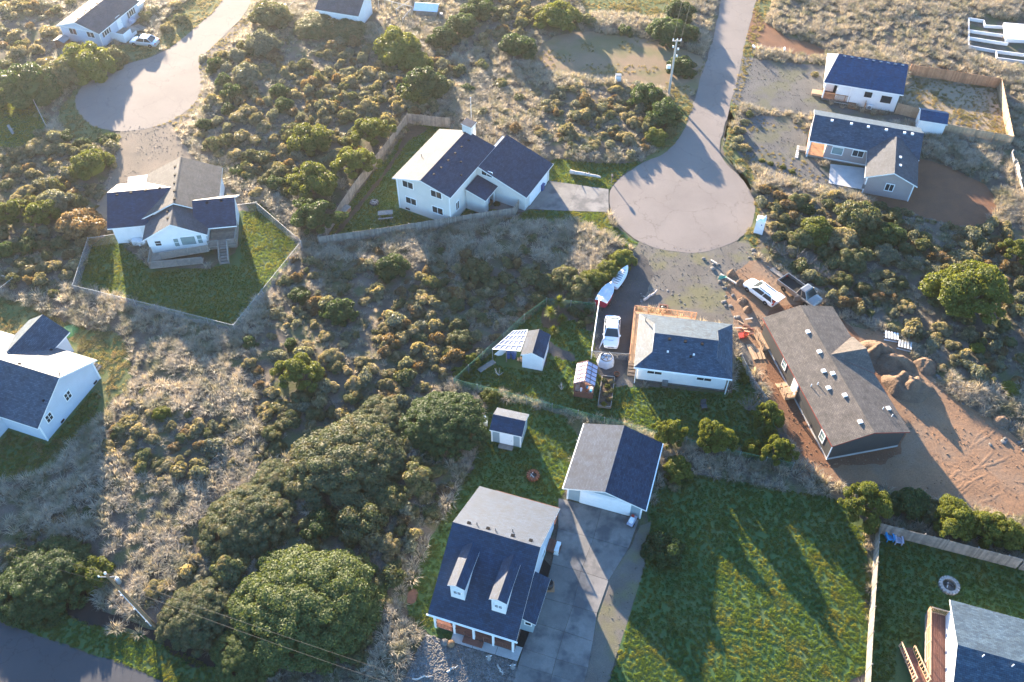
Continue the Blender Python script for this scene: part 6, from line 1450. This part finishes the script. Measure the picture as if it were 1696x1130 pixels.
S("1225,215,10,t 1232,200,9,t 1225,230,9,t 1232,245,10,t 1241,190,8,t 1218,242,8,t 1040,230,15,t 1060,182,10,t 1050,205,12,t 1065,247,9,t 1045,258,9,t 985,242,10,t 990,205,8,g 950,225,9,t 910,228,8,t 890,218,9,g 935,210,8,t 960,232,7,t 1020,150,10,o 930,160,9,t 955,175,8,t 1000,170,8,t 1030,168,9,b 1015,190,9,t 985,185,8,t 855,217,10,b 885,155,9,o 905,175,9,t 920,190,8,t 970,205,8,t 1000,225,8,t 1020,215,8,t 1035,195,9,t 880,190,9,o 860,165,10,o 840,190,10,o 1035,50,12,g 975,36,13,o 895,25,20,o 1060,200,8,t 945,200,8,t 965,160,8,t 1045,155,9,o 1080,205,14,o 1110,215,13,o 870,240,8,b 1010,245,8,t 830,140,12,o 875,20,12,o 835,20,14,o")
small.sort(key=lambda s: -s[2]*(.6+.4*s[1]/1130))
cnt = 0; EXTRA = []; TODO = {}
for i,(px,py,r,k) in enumerate(small):
    big = r >= 15
    me = (MID if big else SMALL); me = me[i%len(me)]
    d = _c*P(px,py).y+_s*CAM_H; rr = r/(FPX/d)*(1.0 if big else 1.05); hk = random.uniform(.85,1.15)
    p = P(px,py,rr*hk*.45)
    if any(inpoly(p.x,p.y,w) for w in FOOT): continue
    z = float(gz(p.x,p.y)); SHRUBS.append((p.x,p.y,rr))
    if cnt >= 300: EXTRA.append((p.x,p.y,z-.05,rr)); continue
    o = place('small_shrub', me, None, (p.x,p.y,z-.05), random.uniform(0,6.28), (rr*random.uniform(.9,1.12),rr*random.uniform(.9,1.12),rr*hk)); setmat(o,'leaf_'+k); cnt += 1
    mk = min(MARKS, key=lambda m: (m[0][0]-px)**2+(m[0][1]-py)**2); TODO.setdefault((mk[1],k),[]).append((math.hypot(mk[0][0]-px,mk[0][1]-py),o))
for (mk,k),lst in TODO.items():
    for j,(d_,o) in enumerate(sorted(lst,key=lambda q:q[0])):
        tag(o, f"{ORD[min(j,14)]} small {TYPE[k]} shrub to {mk}", 'shrub', 'small shrubs in the scrub')

# yuccas in the greenhouse yard
def yucca(label, px, r, trunk):
    p = P(*px,trunk+.2); o = thing('yucca', label, 'yucca', (p.x,p.y,0)); MB().tube((0,0,-.05),(0,0,trunk),.13,.1,8).build('trunk','bark',o)
    mb = MB(); g = random.Random(int(px[0]))
    for k in range(110):
        a = g.uniform(0,6.28); el = g.uniform(-.5,1.5); d = Vector((math.cos(a)*math.cos(el),math.sin(a)*math.cos(el),math.sin(el))); s = d.cross(Vector((0,0,1))).normalized()*.05 if abs(d.z) < .98 else Vector((.05,0,0)); c0 = Vector((0,0,trunk)); L = r*g.uniform(.8,1.1)
        mb.add([c0+d*.1-s*.7, c0+d*.1+s*.7, c0+d*L*.6+s, c0+d*L, c0+d*L*.6-s],[(0,1,2,3,4)])
    mb.build('leaves','leaf_y',o)
yucca('tallest yucca by the green fence bend',(926,499),.95,1.5); yucca('yucca in front of the tallest one',(912,517),1.0,1.3); yucca('small yucca at edge of soil bed',(931,527),.75,.6); yucca('low yucca beside the white barn shed',(917,547),.8,.4)
def bare_tree(label, px, ht, spread, mat='twig_grey', n=14, seed=1):
    g = random.Random(seed); o = thing('bare_shrub', label, 'shrub', P(*px)); mb = MB()
    for k in range(n):
        a = g.uniform(0,6.28); e = Vector((math.cos(a)*spread*g.uniform(.3,1),math.sin(a)*spread*g.uniform(.3,1),ht*g.uniform(.6,1))); mb.tube((0,0,0),e*.55,.035,.02,5); mb.tube(e*.55,e,.02,.008,4)
        for j in range(5): q = e*g.uniform(.45,.9); mb.tube(q,q+Vector((g.uniform(-.4,.4),g.uniform(-.4,.4),g.uniform(.1,.4)))*spread*.6,.012,.004,4)
    mb.build('branches',mat,o); return o
bare_tree('leafless grey shrub beside hip roofed house lawn',(1240,680),2.0,1.7,n=26); bare_tree('tiny leafless sapling on grass near the lean-to',(826,622),1.0,.6,'driftwood',6,2); bare_tree('tiny leafless sapling near the greenhouse front',(930,646),1.1,.5,'driftwood',6,3)
for k,(x,y) in enumerate(((1275,420),(1295,425),(1318,430),(1335,440),(1355,455),(1375,465))): 
    bare_tree('tangle of bare grey stems under the twisted thicket',(x,y),1.6,1.3,n=16,seed=10+k)['group']='bare stems under the thicket'
for k,(px,py) in enumerate(((1277,270),(1297,276),(1262,265),(1312,283))):
    bush(px,py,5.5,'y','little round bright green plant in line on mauve house gravel','mid',group='round plants in line by mauve house',cat='plant',name='plant')
bush(1350,122,7,'t','pale grass clump beside porch of new white house','mid',cat='plant',name='plant'); bush(823,337,6,'g','pale shrub against attached garage wall by porch','mid')
for k,(px,py) in enumerate(((1000,632),(1006,642),(1003,655),(1009,664),(1000,672),(1012,634),(1012,650))):
    bush(px,py,5,'oyt'[k%3],'leafy vegetable growing in the long raised planter','mid',group='vegetables in the raised planter',cat='plant',name='plant').location.z=.3
for k,(px,py) in enumerate(((955,517),(965,522),(975,530),(962,535),(948,512),(975,512))): bush(px,py,9,'og'[k%2],'shaded plant in soil bed beside dark gravel drive','mid',group='plants in the shaded soil bed',cat='plant',name='plant')
for k,(px,py) in enumerate(((1228,612),(1234,628),(1226,597))): bush(px,py,10,'y','yellow-green shrub along wire fence by hip roofed house','mid',group='shrubs along the wire fence')

# ------------------------------------------------------------------ grass
def blade_clump(name, seed, n, r, ht, w, lean, mat):
    g = np.random.default_rng(seed); mb = MB()
    for k in range(n):
        a = g.random()*6.28; rr = r*math.sqrt(g.random()); b = g.random()*6.28 if lean < .5 else a+g.normal()*.5
        L = ht*(.55+.6*g.random()); ln = lean*(.4+.9*g.random()); x, y = rr*math.cos(a)*.6, rr*math.sin(a)*.6
        dx, dy = math.cos(b), math.sin(b); sx, sy = -dy*w, dx*w
        p1 = (x+dx*L*ln*.35, y+dy*L*ln*.35, L*.62); p2 = (x+dx*L*ln, y+dy*L*ln, L*(1-.35*ln))
        mb.add([(x-sx,y-sy,-.03),(x+sx,y+sy,-.03),(p1[0]+sx*.8,p1[1]+sy*.8,p1[2]),(p1[0]-sx*.8,p1[1]-sy*.8,p1[2]),p2],[(0,1,2,3),(3,2,4)])
    me = bpy.data.meshes.new(name); me.from_pydata(mb.v,[],mb.f); me.materials.append(MAT[mat])
    return bpy.data.objects.new(name, me)
def scatter(name, label, x, y, z, sc, protos, seed=0, vary=.35):
    n = len(x); g = np.random.default_rng(seed)
    me = bpy.data.meshes.new(name); me.vertices.add(n); me.vertices.foreach_set('co', np.stack([x,y,z],-1).astype(np.float32).ravel())
    for an, v, ty in (('spin', g.random(n)*6.283, 'FLOAT'), ('pick', g.integers(0,len(protos),n), 'INT')):
        at = me.attributes.new(an, ty, 'POINT'); at.data.foreach_set('value', np.asarray(v, dtype=np.float32 if ty == 'FLOAT' else np.int32))
    at = me.attributes.new('size','FLOAT_VECTOR','POINT'); at.data.foreach_set('vector', (np.asarray(sc)[:,None]*(1+vary*(g.random((n,3))-.5)*np.array([1,1,1.6]))).astype(np.float32).ravel())
    o = place(name, me); o['kind'] = 'stuff'; o['label'] = label
    ng = bpy.data.node_groups.new(name, 'GeometryNodeTree')
    ng.interface.new_socket('Geometry', in_out='INPUT', socket_type='NodeSocketGeometry'); ng.interface.new_socket('Geometry', in_out='OUTPUT', socket_type='NodeSocketGeometry')
    N, Lk = ng.nodes, ng.links; gi, go = N.new('NodeGroupInput'), N.new('NodeGroupOutput'); iop = N.new('GeometryNodeInstanceOnPoints'); jn = N.new('GeometryNodeGeometryToInstance')
    for p in reversed(protos):
        oi = N.new('GeometryNodeObjectInfo'); oi.inputs['Object'].default_value = p; Lk.new(oi.outputs['Geometry'], jn.inputs[0])
    def attr(an, ty):
        a = N.new('GeometryNodeInputNamedAttribute'); a.data_type = ty; a.inputs['Name'].default_value = an; return a.outputs['Attribute']
    cx = N.new('ShaderNodeCombineXYZ'); Lk.new(attr('spin','FLOAT'), cx.inputs[2])
    Lk.new(gi.outputs[0], iop.inputs['Points']); Lk.new(jn.outputs[0], iop.inputs['Instance']); iop.inputs['Pick Instance'].default_value = True
    Lk.new(attr('pick','INT'), iop.inputs['Instance Index']); Lk.new(cx.outputs[0], iop.inputs['Rotation']); Lk.new(attr('size','FLOAT_VECTOR'), iop.inputs['Scale']); Lk.new(iop.outputs[0], go.inputs[0])
    md = o.modifiers.new('scatter','NODES'); md.node_group = ng
    return o
def in_view(x, y, pad=60):
    d = _c*y+_s*CAM_H; v = -_s*y+_c*CAM_H; px, py = 848+FPX*x/d, 565+FPX*v/d
    return (px > -pad) & (px < 1696+pad) & (py > -pad) & (py < 1130+pad), px, py
def clear(x, y, zones=True, pad_shrub=.75):
    ok = np.ones(len(x), bool)
    for w in FOOT: ok &= ~inpoly(x,y,w)
    if zones:
        for zs in ZONES.values():
            for w in zs: ok &= ~inpoly(x,y,w)
    for sx, sy, r in SHRUBS:
        if r > .45: ok &= (x-sx)**2+(y-sy)**2 > (r*(pad_shrub if r > 1.2 else pad_shrub*1.1))**2
    return ok
SCRUB = ([(330,80),(560,60),(780,130),(700,200),(480,330),(400,300)],[(0,220),(190,225),(160,400),(90,500),(0,480)],[(460,430),(640,450),(880,430),(960,500),(760,620),(700,660),(560,720),(440,770),(420,640)],[(190,680),(380,690),(350,790),(230,790),(170,750)],[(330,880),(520,880),(700,760),(760,790),(640,1020),(600,1100),(540,900),(420,930),(300,1000)],[(1260,310),(1500,350),(1690,380),(1696,640),(1600,650),(1500,560),(1380,500),(1250,410)],[(920,150),(1060,140),(1120,230),(1000,265),(880,235)],[(0,0),(110,20),(100,110),(0,130)],[(800,0),(960,10),(880,60),(700,120)],[(0,890),(170,900),(160,1000),(0,975)])
def in_scrub(px, py):
    r = np.zeros(len(px), bool)
    for q in SCRUB: r |= inpoly(px,py,q)
    return r
g = np.random.default_rng(5)
n = 95000
x, y = g.uniform(-95,95,n), g.uniform(24,152,n)
iv, px, py = in_view(x,y); x, y, px, py = x[iv], y[iv], px[iv], py[iv]; scr = in_scrub(px,py)
dens = (.25+.9*N1(x,y,6)+.35*N2(x,y,2)-.25)*np.where(scr,.55,1)
hard = [w for nm in ('driveway','patio','road_r','road_l','road_b','pebble_strip','pebble_bed') for w in ZONES[nm]]
ok = clear(x,y) & (g.random(len(x)) < dens)
for dx, dy in ((.55,0),(-.55,0),(0,.55),(0,-.55)):
    for w in hard: ok &= ~inpoly(x+dx,y+dy,w)
x, y, scr = x[ok], y[ok], scr[ok]
sc = (.55+.75*N2(x,y,5)+.35*g.random(len(x)))*np.where(scr,.55,1)
dry = [blade_clump('dry_tuft',k,52,.42,.70,.017,.85,'dry_blade') for k in range(4)]
scatter('dry_grass','pale dry dune grass covering the open ground',x,y,gz(x,y)-.02,sc,dry,1)
# low scrub between the shrubs one can count
n = 30000; x, y = g.uniform(-95,95,n), g.uniform(24,152,n); iv, px, py = in_view(x,y)
patch = in_scrub(px,py)
ok = iv & patch; x, y = x[ok], y[ok]; ok = clear(x,y,True,.9) & (N3(x,y,4) > .30) & (g.random(len(x)) < .62); x, y = x[ok], y[ok]
low = []
for k in range(6):
    me = crown_mesh('low_scrub', 500+k, 9, .42, 420, .20, .9); me.materials[0] = MAT[('leaf_t','leaf_o','leaf_t','leaf_r','leaf_b','leaf_r')[k]]; low.append(bpy.data.objects.new('low_scrub', me))
ex = np.array(EXTRA).reshape(-1,4); zz = np.r_[gz(x,y)-.05, ex[:,2]]; ss = np.r_[.35+.75*g.random(len(x))**1.7, ex[:,3]]
scatter('undergrowth','low tawny scrub filling the ground between shrubs',np.r_[x,ex[:,0]],np.r_[y,ex[:,1]],zz,ss,low,2,.7)
# mown and rough lawns
def zone_pts(names, dens, seed):
    g = np.random.default_rng(seed); X = []; Y = []
    for nm in names:
        for w in ZONES[nm]:
            a = np.array(w); lo, hi = a.min(0), a.max(0); m = int((hi-lo).prod()*dens)
            x, y = g.uniform(lo[0],hi[0],m), g.uniform(lo[1],hi[1],m); k = inpoly(x,y,w); X.append(x[k]); Y.append(y[k])
    x, y = np.concatenate(X), np.concatenate(Y); iv,_,_ = in_view(x,y); x, y = x[iv], y[iv]
    hard = [w for nm, zs in ZONES.items() if nm.split('.')[0] in ('driveway','patio','road_r','road_l','road_b','gravel_yard','gravel_dark','gravel_path','gravel_drive','dirt_main','dirt_house','pebble_bed','pebble_strip','soil_bed','soil_a','soil_a2','soil_d','bark_bed') for w in zs]
    ok = clear(x,y,False,.6)
    for w in hard: ok &= ~inpoly(x,y,w)
    return x[ok], y[ok]
lawn = [blade_clump('lawn_tuft',40+k,80,.28,.085,.009,.6,'lawn_blade') for k in range(3)]
x, y = zone_pts(['lawn_b','lawn_left2','lawn_a','verge_a','verge_a2','lawn_c','lawn_d','lawn_e','lawn_f','verge_g','lawn_h'], 22, 7)
scatter('lawn_grass','short green grass on the lawns and verges',x,y,np.full(len(x),.012),.6+.15*N2(x,y,1.3)+.3*np.random.default_rng(3).random(len(x)),lawn,3)
rough = [blade_clump('rough_tuft',60+k,40,.32,.14,.013,.7,'rough_blade') for k in range(3)]
x, y = zone_pts(['lawn_left','lawn_j','lawn_i','verge','dry_yard'], 6, 8); k = g.random(len(x)) < .3+.9*N1(x,y,2.5); x, y = x[k], y[k]
scatter('rough_grass','tan and green rough grass on unmown yards and verges',x,y,np.full(len(x),.012),.6+.9*N2(x,y,1.5),rough,4)
x, y = zone_pts(['gravel_mauve','bare_lot'], 2.2, 9); k = N1(x,y,3) > .5; scatter('weeds','thin dry weeds on the gravel by the mauve house',x[k],y[k],np.full(k.sum(),.012),.7+.6*N2(x[k],y[k],1.5),rough,5)
# pebbles
me = MB().lathe([(.02,-.02),(.06,.0),(.065,.03),(.03,.06)],6).mesh('pebble','stone_grey'); pb = bpy.data.objects.new('pebble', me)
x, y = [], []
for w in ZONES['pebble_bed']:
    a = np.array(w); lo, hi = a.min(0), a.max(0); m = 9000; xx, yy = g.uniform(lo[0],hi[0],m), g.uniform(lo[1],hi[1],m); kk = inpoly(xx,yy,w); x.append(xx[kk]); y.append(yy[kk])
x, y = np.concatenate(x), np.concatenate(y); kk = in_view(x,y)[0]; x, y = x[kk], y[kk]
scatter('pebbles','blue grey pebbles covering the bed below the patio',x,y,np.full(len(x),.014),.6+.9*g.random(len(x)),[pb],6)

def clods(name, label, zones, dens, mat, lo, hi, seed, r=.06):
    me = MB().lathe([(r*.3,-.03),(r,0),(r*.9,r*.6),(r*.3,r)],6).mesh(name, mat); pb = bpy.data.objects.new(name, me)
    gg = np.random.default_rng(seed); X, Y = [], []
    for nm in zones:
        for w in ZONES[nm]:
            a = np.array(w); l0, h0 = a.min(0), a.max(0); m = int((h0-l0).prod()*dens); xx, yy = gg.uniform(l0[0],h0[0],m), gg.uniform(l0[1],h0[1],m); kk = inpoly(xx,yy,w); X.append(xx[kk]); Y.append(yy[kk])
    x, y = np.concatenate(X), np.concatenate(Y); ok = in_view(x,y)[0] & (N2(x,y,1.6)+.4*gg.random(len(x)) > .62)
    for w in FOOT: ok &= ~inpoly(x,y,w)
    x, y = x[ok], y[ok]; scatter(name, label, x, y, np.full(len(x),.018), lo+(hi-lo)*gg.random(len(x))**3, [pb], seed)
clods('dirt_clods','crumbled clods over the bare dirt lot',['dirt_main','dirt_house'],6,'dirt',.3,1.5,21)
clods('loose_gravel','loose gravel stones on the gravel drives',['gravel_yard','gravel_new','gravel_mauve','gravel_drive','gravel_dark','pebble_strip'],8,'gravel_grey',.3,1.2,22)

# ------------------------------------------------------------------ air
HAZE = 0.00018
if HAZE:
    mb = MB().box(-240,240,-60,420,-1.2,78.0)
    m = bpy.data.materials.new('haze_air'); m.use_nodes = True; m.node_tree.nodes.clear(); MAT['haze_air'] = m
    pv = m.node_tree.nodes.new('ShaderNodeVolumePrincipled'); ou = m.node_tree.nodes.new('ShaderNodeOutputMaterial')
    pv.inputs['Color'].default_value = (.95,.95,.95,1); pv.inputs['Density'].default_value = HAZE; pv.inputs['Anisotropy'].default_value = .8
    m.node_tree.links.new(pv.outputs[0], ou.inputs['Volume'])
    hz = mb.build('haze','haze_air'); hz['kind'] = 'stuff'; hz['label'] = 'sunlit haze over the whole neighbourhood'
